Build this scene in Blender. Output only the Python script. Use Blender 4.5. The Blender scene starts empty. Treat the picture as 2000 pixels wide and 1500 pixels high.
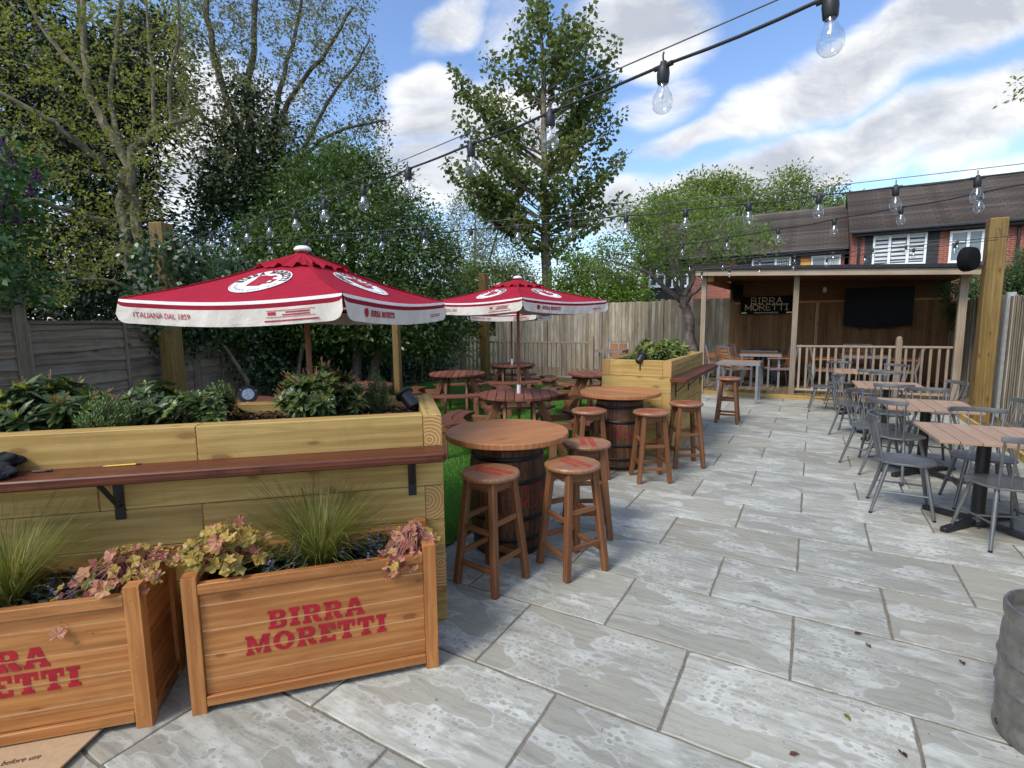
import bpy, bmesh, math, random
import numpy as np
from mathutils import Vector, Matrix, Euler
from mathutils.geometry import tessellate_polygon
random.seed(7); rng = np.random.default_rng(7)
sc = bpy.context.scene
COL = sc.collection
PI = math.pi
# ---------------------------------------------------------------- camera frame (world: X along paving courses, Y towards the shelter, Z up)
F = 1014.0; H = 1.65
RT = np.array([[0.86600632, 0.05005213, -0.4975217], [0.49990361, -0.10930096, 0.85915638], [-0.01137699, -0.99274774, -0.11967656]])
def ray(x, y): return RT @ np.array([(x - 1000) / F, (y - 750) / F, 1.0])
def at(x, y, D):                       # photo pixel at depth D -> world point
    p = ray(x, y) * D + np.array([0, 0, H]); return (float(p[0]), float(p[1]), float(p[2]))
def gz(x, y, z=0.0):                   # photo pixel on the horizontal plane z
    d = ray(x, y); t = (z - H) / d[2]; return (float(d[0] * t), float(d[1] * t), z)
def planeY(x, y, Y):
    d = ray(x, y); t = Y / d[1]; p = d * t; return (float(p[0]), float(p[1]), float(p[2] + H))
# ---------------------------------------------------------------- object helpers
def tag(o, label=None, cat=None, group=None, kind=None):
    if label: o['label'] = label
    if cat: o['category'] = cat
    if group: o['group'] = group
    if kind: o['kind'] = kind
    return o
def thing(name, label, cat, loc=(0, 0, 0), rz=0.0, group=None):
    o = bpy.data.objects.new(name, None); COL.objects.link(o)
    o.location = loc; o.rotation_euler = (0, 0, rz); o.empty_display_size = .1
    return tag(o, label, cat, group)
def link(name, me, parent=None):
    o = bpy.data.objects.new(name, me); COL.objects.link(o)
    if parent is not None: o.parent = parent
    return o
def dup(root, loc, rz=0.0, label=None, group=None, cat=None):
    r = root.copy(); COL.objects.link(r); r.location = loc; r.rotation_euler = (0, 0, rz)
    if label: r['label'] = label
    if group: r['group'] = group
    for ch in list(root.children):
        c = ch.copy(); COL.objects.link(c); c.parent = r
        for g in list(ch.children):
            d = g.copy(); COL.objects.link(d); d.parent = c
    return r
def rotz(a): return Matrix.Rotation(a, 3, 'Z')
class MB:
    """collects shapes; build() links them as ONE mesh object with UVs in metres (u along the grain) and a per-face 'rnd'"""
    def __init__(s): s.v = []; s.f = []; s.uv = []; s.rn = []; s.mi = []
    def face(s, idx, uv=None, r=.5, mi=0):
        s.f.append(tuple(idx)); s.uv.append(uv if uv else [(0, 0)] * len(idx)); s.rn.append(r); s.mi.append(mi)
    def box(s, c, size, M=None, grain=None, r=None, mi=0, mi_end=None, taper=None):
        hx, hy, hz = [k / 2 for k in size]; c = Vector(c); b = len(s.v)
        r = random.random() if r is None else r
        g = grain if grain is not None else max(range(3), key=lambda k: size[k])
        o = (random.random() * 40, random.random() * 40)
        P = []
        for x in (-1, 1):
            for y in (-1, 1):
                for z in (-1, 1):
                    k = 1.0
                    if taper and z == 1: k = taper
                    q = Vector((x * hx * k, y * hy * k, z * hz)); P.append(q)
                    s.v.append(tuple(c + (M @ q if M else q)))
        for ax, idx in ((0, (0, 1, 3, 2)), (0, (4, 6, 7, 5)), (1, (0, 4, 5, 1)), (1, (2, 3, 7, 6)), (2, (0, 2, 6, 4)), (2, (1, 5, 7, 3))):
            oth = [k for k in range(3) if k != ax]
            if g in oth: a = g; bb = oth[0] if oth[1] == g else oth[1]
            else: a, bb = oth
            k2 = ax * 3.7
            uv = [(P[i][a] + o[0], P[i][bb] + o[1] + k2) for i in idx]
            if mi_end is not None and ax == g: e_ = (random.uniform(-.05, .05), random.uniform(-.06, .06)); uv = [(P[i][a] + e_[0], P[i][bb] + e_[1]) for i in idx]
            s.face([b + i for i in idx], uv, r, (mi_end if (mi_end is not None and ax == g) else mi))
    def beam(s, p0, p1, w, h, up=(0, 0, 1), **k):
        p0 = Vector(p0); p1 = Vector(p1); d = p1 - p0; L = d.length; d.normalize()
        u = Vector(up)
        if abs(u.dot(d)) > .98: u = Vector((1, 0, 0))
        sd = d.cross(u).normalized(); u2 = sd.cross(d)
        s.box((p0 + p1) / 2, (L, w, h), Matrix((d, -sd, u2)).transposed(), grain=0, **k)
    def tube(s, pts, rad, seg=8, r=None, mi=0, cap=True):
        pts = [Vector(p) for p in pts]; n = len(pts)
        if not hasattr(rad, '__len__'): rad = [rad] * n
        r = random.random() if r is None else r
        b = len(s.v); t0 = (pts[1] - pts[0]).normalized()
        ref = Vector((0, 0, 1)) if abs(t0.z) < .9 else Vector((1, 0, 0))
        a = t0.cross(ref).normalized(); L = random.random() * 20; Ls = []
        for i in range(n):
            t = (pts[min(i + 1, n - 1)] - pts[max(i - 1, 0)])
            if t.length < 1e-9: t = t0.copy()
            t.normalize(); a = (a - t * a.dot(t))
            a = a.normalized() if a.length > 1e-6 else t.orthogonal().normalized()
            c = t.cross(a)
            if i: L += (pts[i] - pts[i - 1]).length
            Ls.append(L)
            for k in range(seg):
                th = 2 * PI * k / seg; s.v.append(tuple(pts[i] + (a * math.cos(th) + c * math.sin(th)) * rad[i]))
        for i in range(n - 1):
            w = 2 * PI * rad[i]
            for k in range(seg):
                k2 = (k + 1) % seg
                s.face((b + i * seg + k, b + i * seg + k2, b + (i + 1) * seg + k2, b + (i + 1) * seg + k),
                       [(Ls[i], w * k / seg), (Ls[i], w * (k + 1) / seg), (Ls[i + 1], w * (k + 1) / seg), (Ls[i + 1], w * k / seg)], r, mi)
        if cap and seg > 2:
            s.face([b + k for k in reversed(range(seg))], None, r, mi)
            s.face([b + (n - 1) * seg + k for k in range(seg)], None, r, mi)
    def lathe(s, prof, seg=32, c=(0, 0, 0), mi=0, mis=None, rnds=None, M=None):
        b = len(s.v); c = Vector(c); n = len(prof); Ls = [0]
        for i in range(1, n): Ls.append(Ls[-1] + math.hypot(prof[i][0] - prof[i - 1][0], prof[i][1] - prof[i - 1][1]))
        for i in range(n):
            for k in range(seg):
                th = 2 * PI * k / seg; q = Vector((prof[i][0] * math.cos(th), prof[i][0] * math.sin(th), prof[i][1]))
                s.v.append(tuple(c + (M @ q if M else q)))
        for i in range(n - 1):
            for k in range(seg):
                k2 = (k + 1) % seg; w = max(prof[i][0], .01) * 2 * PI / seg
                s.face((b + i * seg + k, b + i * seg + k2, b + (i + 1) * seg + k2, b + (i + 1) * seg + k),
                       [(Ls[i], w * k), (Ls[i], w * (k + 1)), (Ls[i + 1], w * (k + 1)), (Ls[i + 1], w * k)],
                       rnds[k] if rnds else .5, mis[i] if mis else mi)
    def prism(s, poly, z0, z1, r=None, mi=0, uvax=0, M=None, o=None):
        """vertical prism over a 2-D polygon (list of (x,y), counter-clockwise)"""
        r = random.random() if r is None else r; b = len(s.v); n = len(poly)
        ox, oy = o if o else (random.random() * 40, random.random() * 40)
        for z in (z0, z1):
            for x, y in poly:
                q = Vector((x, y, z)); s.v.append(tuple(M @ q if M else q))
        def U(p): return (p[0] + ox, p[1] + oy) if uvax == 0 else (p[1] + oy, p[0] + ox)
        s.face([b + i for i in reversed(range(n))], [U(poly[i]) for i in reversed(range(n))], r, mi)
        s.face([b + n + i for i in range(n)], [U(p) for p in poly], r, mi)
        for i in range(n):
            j = (i + 1) % n; L = math.hypot(poly[j][0] - poly[i][0], poly[j][1] - poly[i][1])
            s.face((b + i, b + j, b + n + j, b + n + i), [(ox, oy), (ox + L, oy), (ox + L, oy + z1 - z0), (ox, oy + z1 - z0)], r, mi)
    def quad(s, pts, uv=None, r=.5, mi=0):
        b = len(s.v); s.v += [tuple(p) for p in pts]; s.face(range(b, b + len(pts)), uv, r, mi)
    def grid(s, fn, nu, nv, uvf=None, mi=0, mif=None, r=.5):
        b = len(s.v)
        for j in range(nv + 1):
            for i in range(nu + 1): s.v.append(tuple(fn(i / nu, j / nv)))
        for j in range(nv):
            for i in range(nu):
                q = [(i, j), (i + 1, j), (i + 1, j + 1), (i, j + 1)]
                s.face([b + y * (nu + 1) + x for x, y in q], [(uvf(x / nu, y / nv) if uvf else (x / nu, y / nv)) for x, y in q], r, mif(i, j) if mif else mi)
    def tris(s, V, T, r=.5, mi=0):
        b = len(s.v); s.v += [tuple(p) for p in V]
        for t in T: s.face([b + i for i in t], [(V[i][0], V[i][1]) for i in t], r, mi)
    def build(s, name, mats, parent=None, smooth=False, bevel=0, sub=0):
        me = bpy.data.meshes.new(name); me.from_pydata(s.v, [], s.f)
        uvl = me.uv_layers.new(name='UVMap')
        flat = np.array([c for f in s.uv for p in f for c in p[:2]], dtype=np.float32)
        if len(flat): uvl.data.foreach_set('uv', flat)
        at_ = me.attributes.new('rnd', 'FLOAT', 'FACE'); at_.data.foreach_set('value', np.array(s.rn, dtype=np.float32))
        if not isinstance(mats, (list, tuple)): mats = [mats]
        for m in mats: me.materials.append(m)
        me.polygons.foreach_set('material_index', np.array(s.mi, dtype=np.int32))
        if smooth: me.polygons.foreach_set('use_smooth', np.ones(len(s.f), dtype=bool))
        me.update(); o = link(name, me, parent)
        if bevel:
            m = o.modifiers.new('Bevel', 'BEVEL'); m.width = bevel; m.segments = 2 if bevel > .008 else 1; m.limit_method = 'ANGLE'; m.angle_limit = math.radians(40)
        if smooth == 'auto':
            try: me.set_sharp_from_angle(angle=math.radians(40))
            except Exception: pass
        return o
def npmesh(name, V, nper, rnd, mat, parent=None, smooth=False):
    """V: (N*nper,3) vertices, one nper-gon each"""
    V = np.asarray(V, dtype=np.float32); n = len(V) // nper
    me = bpy.data.meshes.new(name); me.vertices.add(len(V)); me.vertices.foreach_set('co', V.ravel())
    me.loops.add(len(V)); me.loops.foreach_set('vertex_index', np.arange(len(V), dtype=np.int32))
    me.polygons.add(n); me.polygons.foreach_set('loop_start', np.arange(0, len(V), nper, dtype=np.int32))
    a = me.attributes.new('rnd', 'FLOAT', 'FACE'); a.data.foreach_set('value', np.asarray(rnd, dtype=np.float32))
    me.materials.append(mat); me.update(calc_edges=True); me.validate()
    return link(name, me, parent)
def unit(a): return a / np.maximum(np.linalg.norm(a, axis=-1, keepdims=True), 1e-9)
def leafquads(P, D, Nn, L, W, fold=.18):
    """kite leaves: base P, direction D, normal Nn"""
    D = unit(D); S = unit(np.cross(D, Nn)); Nn = np.cross(S, D)
    L = np.asarray(L).reshape(-1, 1); W = np.asarray(W).reshape(-1, 1)
    mid = P + D * L * .45
    a = mid + S * W * .5 + Nn * W * fold; b = mid - S * W * .5 + Nn * W * fold
    return np.stack([P, a, P + D * L, b], axis=1).reshape(-1, 3)
# ---------------------------------------------------------------- material helpers
class NT:
    def __init__(s, name, world=False):
        s.m = bpy.data.materials.new(name); s.m.use_nodes = True; s.t = s.m.node_tree; s.t.nodes.clear()
    def n(s, typ, props=None, **inp):
        nd = s.t.nodes.new('ShaderNode' + typ)
        for k, v in (props or {}).items(): setattr(nd, k, v)
        for k, v in inp.items():
            k = k.replace('_', ' ')
            sock = nd.inputs[int(k[1:])] if (k[0] == 'i' and k[1:].isdigit()) else nd.inputs[k]
            if isinstance(v, bpy.types.NodeSocket): s.t.links.new(v, sock)
            elif isinstance(v, bpy.types.Node): s.t.links.new(v.outputs[0], sock)
            else:
                if hasattr(sock.default_value, '__len__') and not hasattr(v, '__len__'): v = (v,) * len(sock.default_value)
                if hasattr(v, '__len__') and len(v) == 3 and hasattr(sock.default_value, '__len__') and len(sock.default_value) == 4: v = (*v, 1)
                sock.default_value = v
        return nd
    def math(s, op, a, b=0.0, c=None, clamp=False):
        nd = s.n('Math', dict(operation=op, use_clamp=clamp), i0=a, i1=b)
        if c is not None:
            if isinstance(c, bpy.types.NodeSocket): s.t.links.new(c, nd.inputs[2])
            else: nd.inputs[2].default_value = c
        return nd.outputs[0]
    def mix(s, f, a, b, mode='MIX'):
        nd = s.t.nodes.new('ShaderNodeMix'); nd.data_type = 'RGBA'; nd.blend_type = mode
        for k, v in ((0, f), (6, a), (7, b)):
            sock = nd.inputs[k]
            if isinstance(v, bpy.types.NodeSocket): s.t.links.new(v, sock)
            elif k == 0: sock.default_value = v
            else: sock.default_value = (*v, 1) if (hasattr(v, '__len__') and len(v) == 3) else v if hasattr(v, '__len__') else (v, v, v, 1)
        return nd.outputs[2]
    def ss(s, x, a, b):
        nd = s.n('MapRange', dict(interpolation_type='SMOOTHSTEP'), Value=x, From_Min=a, From_Max=b); return nd.outputs[0]
    def uv(s, sx=1, sy=1, sz=1):
        return s.n('Mapping', Vector=s.n('TexCoord').outputs['UV'], Scale=(sx, sy, sz)).outputs[0]
    def uvr(s, sx=1, sy=1):
        rn = s.n('ObjectInfo').outputs['Random']
        v = s.n('VectorMath', dict(operation='ADD'), i0=s.n('TexCoord').outputs['UV'], i1=s.n('CombineXYZ', X=s.math('MULTIPLY', rn, 37.0), Y=s.math('MULTIPLY', rn, 23.0)).outputs[0]).outputs[0]
        return s.n('Mapping', Vector=v, Scale=(sx, sy, 1)).outputs[0]
    def obj(s, sx=1, sy=1, sz=1):
        return s.n('Mapping', Vector=s.n('TexCoord').outputs['Object'], Scale=(sx, sy, sz)).outputs[0]
    def noise(s, vec, scale, detail=4, rough=.55, dist=0.0):
        return s.n('TexNoise', Vector=vec, Scale=scale, Detail=detail, Roughness=rough, Distortion=dist).outputs[0]
    def rnd(s): return s.n('Attribute', dict(attribute_name='rnd')).outputs['Fac']
    def bump(s, h, strength=.3, dist=.01): return s.n('Bump', Height=h, Strength=strength, Distance=dist).outputs[0]
    def out(s, bsdf): s.n('OutputMaterial', Surface=bsdf); return s.m
    def pbr(s, col, rough=.6, normal=None, metal=0.0, spec=.5, **k):
        kw = dict(Base_Color=col, Roughness=rough, Metallic=metal, **k)
        kw['Specular_IOR_Level'] = spec
        if normal is not None: kw['Normal'] = normal
        return s.out(s.n('BsdfPrincipled', **kw).outputs[0])
def wood(name, base, dark, lite, rough=.6, scale=1.0, knots=.0, var=.35, bump=.25, weather=None, streak=.0, spec=.35, moss=None):
    t = NT(name); r = t.rnd()
    big = t.noise(t.uvr(1.1 * scale, 7 * scale), 1.0, 4, .6, .6)
    fine = t.noise(t.uvr(5 * scale, 95 * scale), 1.0, 3, .6)
    rings = t.n('TexWave', dict(wave_type='BANDS', bands_direction='Y'), Vector=t.uvr(.35 * scale, 9 * scale), Scale=1.0, Distortion=14.0, Detail=3.0, Detail_Scale=.55).outputs[1]
    c = t.mix(t.ss(big, .3, .72), base, dark)
    c = t.mix(t.math('MULTIPLY', t.ss(rings, .35, .95), .40), c, lite)
    mid = t.noise(t.uvr(2.2 * scale, 42 * scale), 1.0, 4, .65, .3)
    c = t.mix(t.math('MULTIPLY', t.ss(mid, .46, .66), .72), c, dark)
    c = t.mix(t.math('MULTIPLY', t.ss(fine, .42, .75), .55), c, dark)
    h = t.math('ADD', t.math('MULTIPLY', fine, .6), t.math('MULTIPLY', rings, .4))
    if knots:
        v = t.n('TexVoronoi', dict(feature='F1', voronoi_dimensions='2D'), Vector=t.uvr(3.0, 7.0), Scale=1.0, Randomness=1.0)
        kn = t.noise(t.uvr(22, 40), 1.0, 3, .6); vc = t.n('SeparateColor', Color=v.outputs['Color'])
        d = t.math('DIVIDE', t.math('ADD', v.outputs['Distance'], t.math('MULTIPLY', t.math('SUBTRACT', kn, .5), .10)), t.math('ADD', .45, t.math('MULTIPLY', vc.outputs[1], .8)))
        pick = t.math('GREATER_THAN', vc.outputs[0], 1 - knots)
        core = t.math('MULTIPLY', t.math('SUBTRACT', 1.0, t.ss(d, .07, .15)), pick)
        halo = t.math('MULTIPLY', t.math('SUBTRACT', 1.0, t.ss(d, .08, .32)), pick)
        ring2 = t.math('MULTIPLY', halo, t.ss(t.math('SINE', t.math('MULTIPLY', d, 95.0)), -.2, .8))
        c = t.mix(t.math('MULTIPLY', halo, .35), c, dark)
        c = t.mix(t.math('MULTIPLY', ring2, .4), c, dark)
        c = t.mix(t.math('MULTIPLY', core, .70), c, tuple(k * w_ for k, w_ in zip(dark, (.62, .5, .5))))
    if weather:
        w = t.noise(t.uvr(.9, 2.6), 1.0, 5, .65)
        c = t.mix(t.math('MULTIPLY', t.ss(w, .42, .7), .75), c, weather)
    if streak:
        w = t.noise(t.uvr(2.5, 1.2), 1.0, 6, .7, .4)
        c = t.mix(t.math('MULTIPLY', t.ss(w, .52, .72), streak), c, tuple(k * .3 for k in dark))
    if moss:
        w = t.noise(t.obj(1.3, 1.3, 1.3), 1.0, 5, .6)
        c = t.mix(t.math('MULTIPLY', t.ss(w, .5, .7), .6), c, moss)
    hsv = t.n('HueSaturation', Hue=.5, Saturation=1.0, Fac=1.0, Color=c, Value=t.n('MapRange', Value=r, From_Min=0.0, From_Max=1.0, To_Min=1 - var, To_Max=1 + var).outputs[0] if True else 1).outputs[0]
    return t.pbr(hsv, rough, t.bump(h, bump, .004), spec=spec)
def endgrain(name, base, dark, rough=.75):
    t = NT(name)
    wv = t.n('TexWave', dict(wave_type='RINGS', rings_direction='SPHERICAL'), Vector=t.uv(1, 1), Scale=17.0, Distortion=1.6, Detail=3.0, Detail_Scale=1.2).outputs[1]
    sp = t.noise(t.uv(60, 60), 1.0, 3, .6)
    c = t.mix(t.ss(wv, .25, .8), base, dark); c = t.mix(t.math('MULTIPLY', t.ss(sp, .5, .75), .4), c, dark)
    return t.pbr(c, rough, t.bump(wv, .2, .003), spec=.25)
def plain(name, col, rough=.5, metal=0.0, var=.12, sc_=18.0, spec=.5, bump=.0, **k):
    t = NT(name); nz = t.noise(t.obj(1, 1, 1), sc_, 4, .6)
    c = t.mix(t.ss(nz, .25, .75), tuple(x * (1 - var) for x in col), tuple(min(1, x * (1 + var)) for x in col))
    return t.pbr(c, rough, t.bump(nz, bump, .004) if bump else None, metal, spec, **k)
def leafmat(name, c0, c1, c2, trans=.35, rough=.5, spec=.35, back=1.25):
    t = NT(name); r = t.rnd()
    c = t.mix(t.ss(r, .0, .55), c0, c1); c = t.mix(t.ss(r, .6, 1.0), c, c2)
    pb = t.n('BsdfPrincipled', Base_Color=c, Roughness=rough, Specular_IOR_Level=spec).outputs[0]
    hs = t.n('HueSaturation', Hue=.485, Saturation=1.1, Value=back, Fac=1.0, Color=c).outputs[0]
    tr = t.n('BsdfTranslucent', Color=hs).outputs[0]
    return t.out(t.n('MixShader', i0=trans, i1=pb, i2=tr).outputs[0])
# ---------------------------------------------------------------- lettering
GL = {
 'I': (.5, [[(0,0),(.5,0),(.5,.2),(.4,.2),(.4,.8),(.5,.8),(.5,1),(0,1),(0,.8),(.1,.8),(.1,.2),(0,.2)]]),
 'T': (.85, [[(.18,0),(.67,0),(.67,.18),(.57,.18),(.57,.8),(.7,.8),(.7,.6),(.85,.6),(.85,1),(0,1),(0,.6),(.15,.6),(.15,.8),(.28,.8),(.28,.18),(.18,.18)]]),
 'E': (.8, [[(0,0),(.8,0),(.8,.38),(.65,.38),(.65,.2),(.38,.2),(.38,.42),(.55,.42),(.55,.6),(.38,.6),(.38,.8),(.65,.8),(.65,.64),(.8,.64),(.8,1),(0,1),(0,.82),(.1,.82),(.1,.18),(0,.18)]]),
 'M': (1.12, [[(0,0),(.36,0),(.36,.18),(.29,.18),(.29,.62),(.5,.05),(.62,.05),(.83,.62),(.83,.18),(.76,.18),(.76,0),(1.12,0),(1.12,.18),(1.05,.18),(1.05,.82),(1.12,.82),(1.12,1),(.78,1),(.56,.45),(.34,1),(0,1),(0,.82),(.07,.82),(.07,.18),(0,.18)]]),
 'A': (1.0, [[(0,0),(.4,0),(.4,.18),(.33,.18),(.36,.28),(.64,.28),(.67,.18),(.6,.18),(.6,0),(1,0),(1,.18),(.93,.18),(.68,1),(.32,1),(.07,.18),(0,.18)], [(.41,.44),(.59,.44),(.5,.74)]]),
 'R': (.92, [[(0,0),(.42,0),(.42,.18),(.36,.18),(.36,.4),(.45,.4),(.54,.12),(.66,0),(.92,0),(.92,.18),(.82,.2),(.74,.45),(.85,.55),(.88,.72),(.83,.9),(.68,1),(0,1),(0,.82),(.09,.82),(.09,.18),(0,.18)], [(.36,.58),(.5,.58),(.58,.64),(.58,.76),(.5,.82),(.36,.82)]]),
 'B': (.88, [[(0,0),(.65,0),(.82,.08),(.88,.26),(.82,.44),(.72,.51),(.8,.6),(.84,.75),(.78,.92),(.62,1),(0,1),(0,.82),(.09,.82),(.09,.18),(0,.18)], [(.36,.18),(.52,.18),(.6,.24),(.6,.36),(.52,.42),(.36,.42)], [(.36,.6),(.5,.6),(.56,.66),(.56,.76),(.5,.82),(.36,.82)]]),
 'O': (.98, [[(.49 + .49 * math.cos(2 * PI * k / 24), .5 + .5 * math.sin(2 * PI * k / 24)) for k in range(24)], [(.49 + .2 * math.cos(2 * PI * k / 16), .5 + .31 * math.sin(2 * PI * k / 16)) for k in range(16)]]),
}
def glyph(ch):
    w, loops = GL[ch]
    polys = [[Vector((x, y, 0)) for x, y in lp] for lp in loops]
    T = tessellate_polygon(polys); V = [(p.x, p.y) for lp in polys for p in lp]
    return w, V, T
GC = {k: glyph(k) for k in GL}
def slab(word, size=1.0, gap=.12, sx=1.0):
    """-> (verts2d, tris, width) of a word in slab letters, origin bottom-left"""
    V = []; T = []; x = 0.0
    for ch in word:
        if ch == ' ': x += .55; continue
        w, v, t = GC[ch]; b = len(V)
        V += [((x + p[0]) * size * sx, p[1] * size) for p in v]; T += [tuple(i + b for i in q) for q in t]; x += w + gap
    return V, T, (x - gap) * size * sx
def sans(txt, size):
    """plain built-in lettering -> (verts2d, tris, width)"""
    cu = bpy.data.curves.new('lettering', 'FONT'); cu.body = txt; cu.size = size
    ob = bpy.data.objects.new('lettering', cu); COL.objects.link(ob); bpy.context.view_layer.update()
    me = bpy.data.meshes.new_from_object(ob.evaluated_get(bpy.context.evaluated_depsgraph_get()))
    me.calc_loop_triangles()
    V = [(v.co.x, v.co.y) for v in me.vertices]; T = [tuple(t.vertices) for t in me.loop_triangles]
    bpy.data.objects.remove(ob); bpy.data.curves.remove(cu); bpy.data.meshes.remove(me)
    return V, T, (max(v[0] for v in V) if V else 0)
def sliced(V, T, cuts, axis, drop=()):
    """cut a flat letter mesh along lines (axis 0=x,1=y); drop = (lo,hi) strips removed"""
    bm = bmesh.new(); vs = [bm.verts.new((p[0], p[1], 0)) for p in V]
    for t in T:
        try: bm.faces.new([vs[i] for i in t])
        except Exception: pass
    no = (1, 0, 0) if axis == 0 else (0, 1, 0)
    for c in cuts:
        bmesh.ops.bisect_plane(bm, geom=bm.verts[:] + bm.edges[:] + bm.faces[:], plane_co=[c * k for k in no], plane_no=no)
    dead = [f for f in bm.faces if any(lo < f.calc_center_median()[axis] < hi for lo, hi in drop)]
    if dead: bmesh.ops.delete(bm, geom=dead, context='FACES')
    bmesh.ops.triangulate(bm, faces=bm.faces[:])
    bm.verts.index_update(); V2 = [(v.co.x, v.co.y) for v in bm.verts]; T2 = [tuple(v.index for v in f.verts) for f in bm.faces]; bm.free()
    return V2, T2
EXPO = 1.3; WSTR = .11; CLOUDK = 4.3; SKYV = .92; SUNE = 1.4; SUNA = 20; REAR_FILL = 1.2
# ================================================================ camera, light, sky
cam = bpy.data.cameras.new('camera'); co = bpy.data.objects.new('camera', cam); COL.objects.link(co); sc.camera = co
cam.sensor_width = 36; cam.lens = F / 2000 * 36; cam.clip_start = .05; cam.clip_end = 2000
co.matrix_world = Matrix(((RT[0, 0], -RT[0, 1], -RT[0, 2], 0), (RT[1, 0], -RT[1, 1], -RT[1, 2], 0), (RT[2, 0], -RT[2, 1], -RT[2, 2], H), (0, 0, 0, 1)))
SUN = Vector((-.30, -1.0, 1.15)).normalized()
sl = bpy.data.lights.new('sun', 'SUN'); so = bpy.data.objects.new('sun', sl); COL.objects.link(so)
sl.energy = SUNE; sl.angle = math.radians(SUNA); sl.color = (1, .95, .87)
so.rotation_euler = (-SUN).to_track_quat('-Z', 'Y').to_euler(); so.location = (0, -5, 12)
W = bpy.data.worlds.new('World'); sc.world = W; W.use_nodes = True
w = NT.__new__(NT); w.t = W.node_tree; w.t.nodes.clear()
sky = w.n('TexSky', dict(sky_type='NISHITA', sun_disc=False, sun_elevation=math.asin(SUN.z), sun_rotation=math.atan2(SUN.x, SUN.y), altitude=50, air_density=1.0, dust_density=.6, ozone_density=2.0))
dirv = w.n('TexCoord').outputs['Generated']
e3 = Vector(RT @ np.array([0, -.12, 1.0])).normalized(); e1 = e3.cross(Vector((0, 0, 1))).normalized(); e2 = e1.cross(e3)
def wdot(v): return w.n('VectorMath', dict(operation='DOT_PRODUCT'), i0=dirv, i1=tuple(v)).outputs['Value']
dz = w.math('MAXIMUM', wdot(e3), .12)
q = w.n('CombineXYZ', X=w.math('DIVIDE', wdot(e1), dz), Y=w.math('DIVIDE', wdot(e2), dz)).outputs[0]
def skyq(px, py):
    d = Vector(ray(px, py)); k = d.dot(e3); return (d.dot(e1) / k, d.dot(e2) / k)
warp = w.n('TexNoise', Vector=q, Scale=3.2, Detail=3.0).outputs['Color']
q2 = w.n('VectorMath', dict(operation='MULTIPLY_ADD'), i0=w.n('VectorMath', dict(operation='SUBTRACT'), i0=warp, i1=(.5, .5, .5)).outputs[0], i1=(.16, .16, 0), i2=q).outputs[0]
blobs = [(1650, 150, 400, 95, 22, .9), (1880, 30, 300, 110, 20, .9), (1420, 262, 260, 42, 15, .8), (1650, 290, 540, 75, 19, 1.0), (1480, 352, 430, 52, 8, .9), (1930, 215, 240, 110, 24, .9),
         (1245, 55, 190, 120, -8, .85), (1290, 205, 120, 75, 10, .6), (885, 40, 130, 65, 25, .75), (830, 172, 120, 55, 8, .7), (850, 250, 170, 80, 10, .75), (830, 350, 190, 95, 0, .8),
         (1010, 260, 200, 170, 0, .8), (1230, 395, 160, 60, 5, .85), (1010, 60, 120, 100, 0, .55), (330, 250, 270, 260, 0, .8), (60, 480, 260, 160, 0, .7), (1950, 330, 160, 30, 5, .5)]
acc = None
for px, py, a, b, ang, k in blobs:
    cx_, cy_ = skyq(px, py)
    m = w.n('Mapping', dict(vector_type='TEXTURE'), Vector=q2, Location=(cx_, cy_, 0), Rotation=(0, 0, math.radians(ang)), Scale=(a / F, b / F, 1)).outputs[0]
    ln = w.n('VectorMath', dict(operation='LENGTH'), i0=m).outputs['Value']
    g = w.n('MapRange', dict(interpolation_type='SMOOTHERSTEP'), Value=ln, From_Min=0.1, From_Max=1.35, To_Min=k, To_Max=0.0).outputs[0]
    acc = g if acc is None else w.math('MAXIMUM', acc, g)
def fbm(off): return w.n('TexNoise', Vector=w.n('Mapping', Vector=q2, Location=off, Rotation=(0, 0, math.radians(-20)), Scale=(2.2, 4.2, 1)).outputs[0], Scale=1.6, Detail=9.0, Roughness=.60).outputs[0]
f0 = fbm((3.1, 1.7, 0)); f1 = fbm((3.1, 1.95, 0))
back = w.math('MULTIPLY', w.math('SUBTRACT', 1.0, w.ss(wdot(e3), .30, .62)), .40)  # extra cloud cover added outside the view, to whiten the fill light
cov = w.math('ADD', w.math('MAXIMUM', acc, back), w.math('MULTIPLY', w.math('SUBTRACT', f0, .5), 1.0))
alpha = w.ss(cov, .27, .80)
thick = w.ss(cov, .42, 1.05)
lit = w.math('MULTIPLY', w.math('SUBTRACT', f0, f1), 1.1)
val = w.math('ADD', w.math('SUBTRACT', .93, w.math('MULTIPLY', thick, .20)), lit, clamp=False)
val = w.math('MINIMUM', w.math('MAXIMUM', val, .66), 1.04)
ccol = w.mix(w.ss(val, .5, 1.0), (.70, .76, .88), (1.0, .995, .985))
ccol = w.mix(1.0, ccol, w.n('CombineColor', Red=val, Green=val, Blue=val).outputs[0], 'MULTIPLY')
ccol = w.n('VectorMath', dict(operation='SCALE'), i0=ccol, Scale=w.math('MULTIPLY', CLOUDK, w.math('ADD', 1.0, w.math('MULTIPLY', w.math('SUBTRACT', 1.0, w.ss(wdot(e3), .0, .5)), REAR_FILL)))).outputs[0]  # unseen clouds behind the camera brightened as added soft fill light
up = w.n('SeparateXYZ', Vector=dirv).outputs[2]
skyc = w.n('HueSaturation', Hue=.505, Saturation=1.08, Value=SKYV, Fac=1.0, Color=sky.outputs[0]).outputs[0]
hz = w.math('SUBTRACT', 1.0, w.ss(up, .0, .16))
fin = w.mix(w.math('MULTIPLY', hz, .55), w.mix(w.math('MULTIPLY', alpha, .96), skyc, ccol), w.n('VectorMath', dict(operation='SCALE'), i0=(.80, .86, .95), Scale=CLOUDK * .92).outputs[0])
W.cycles.sampling_method = 'MANUAL'; W.cycles.sample_map_resolution = 512
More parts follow.
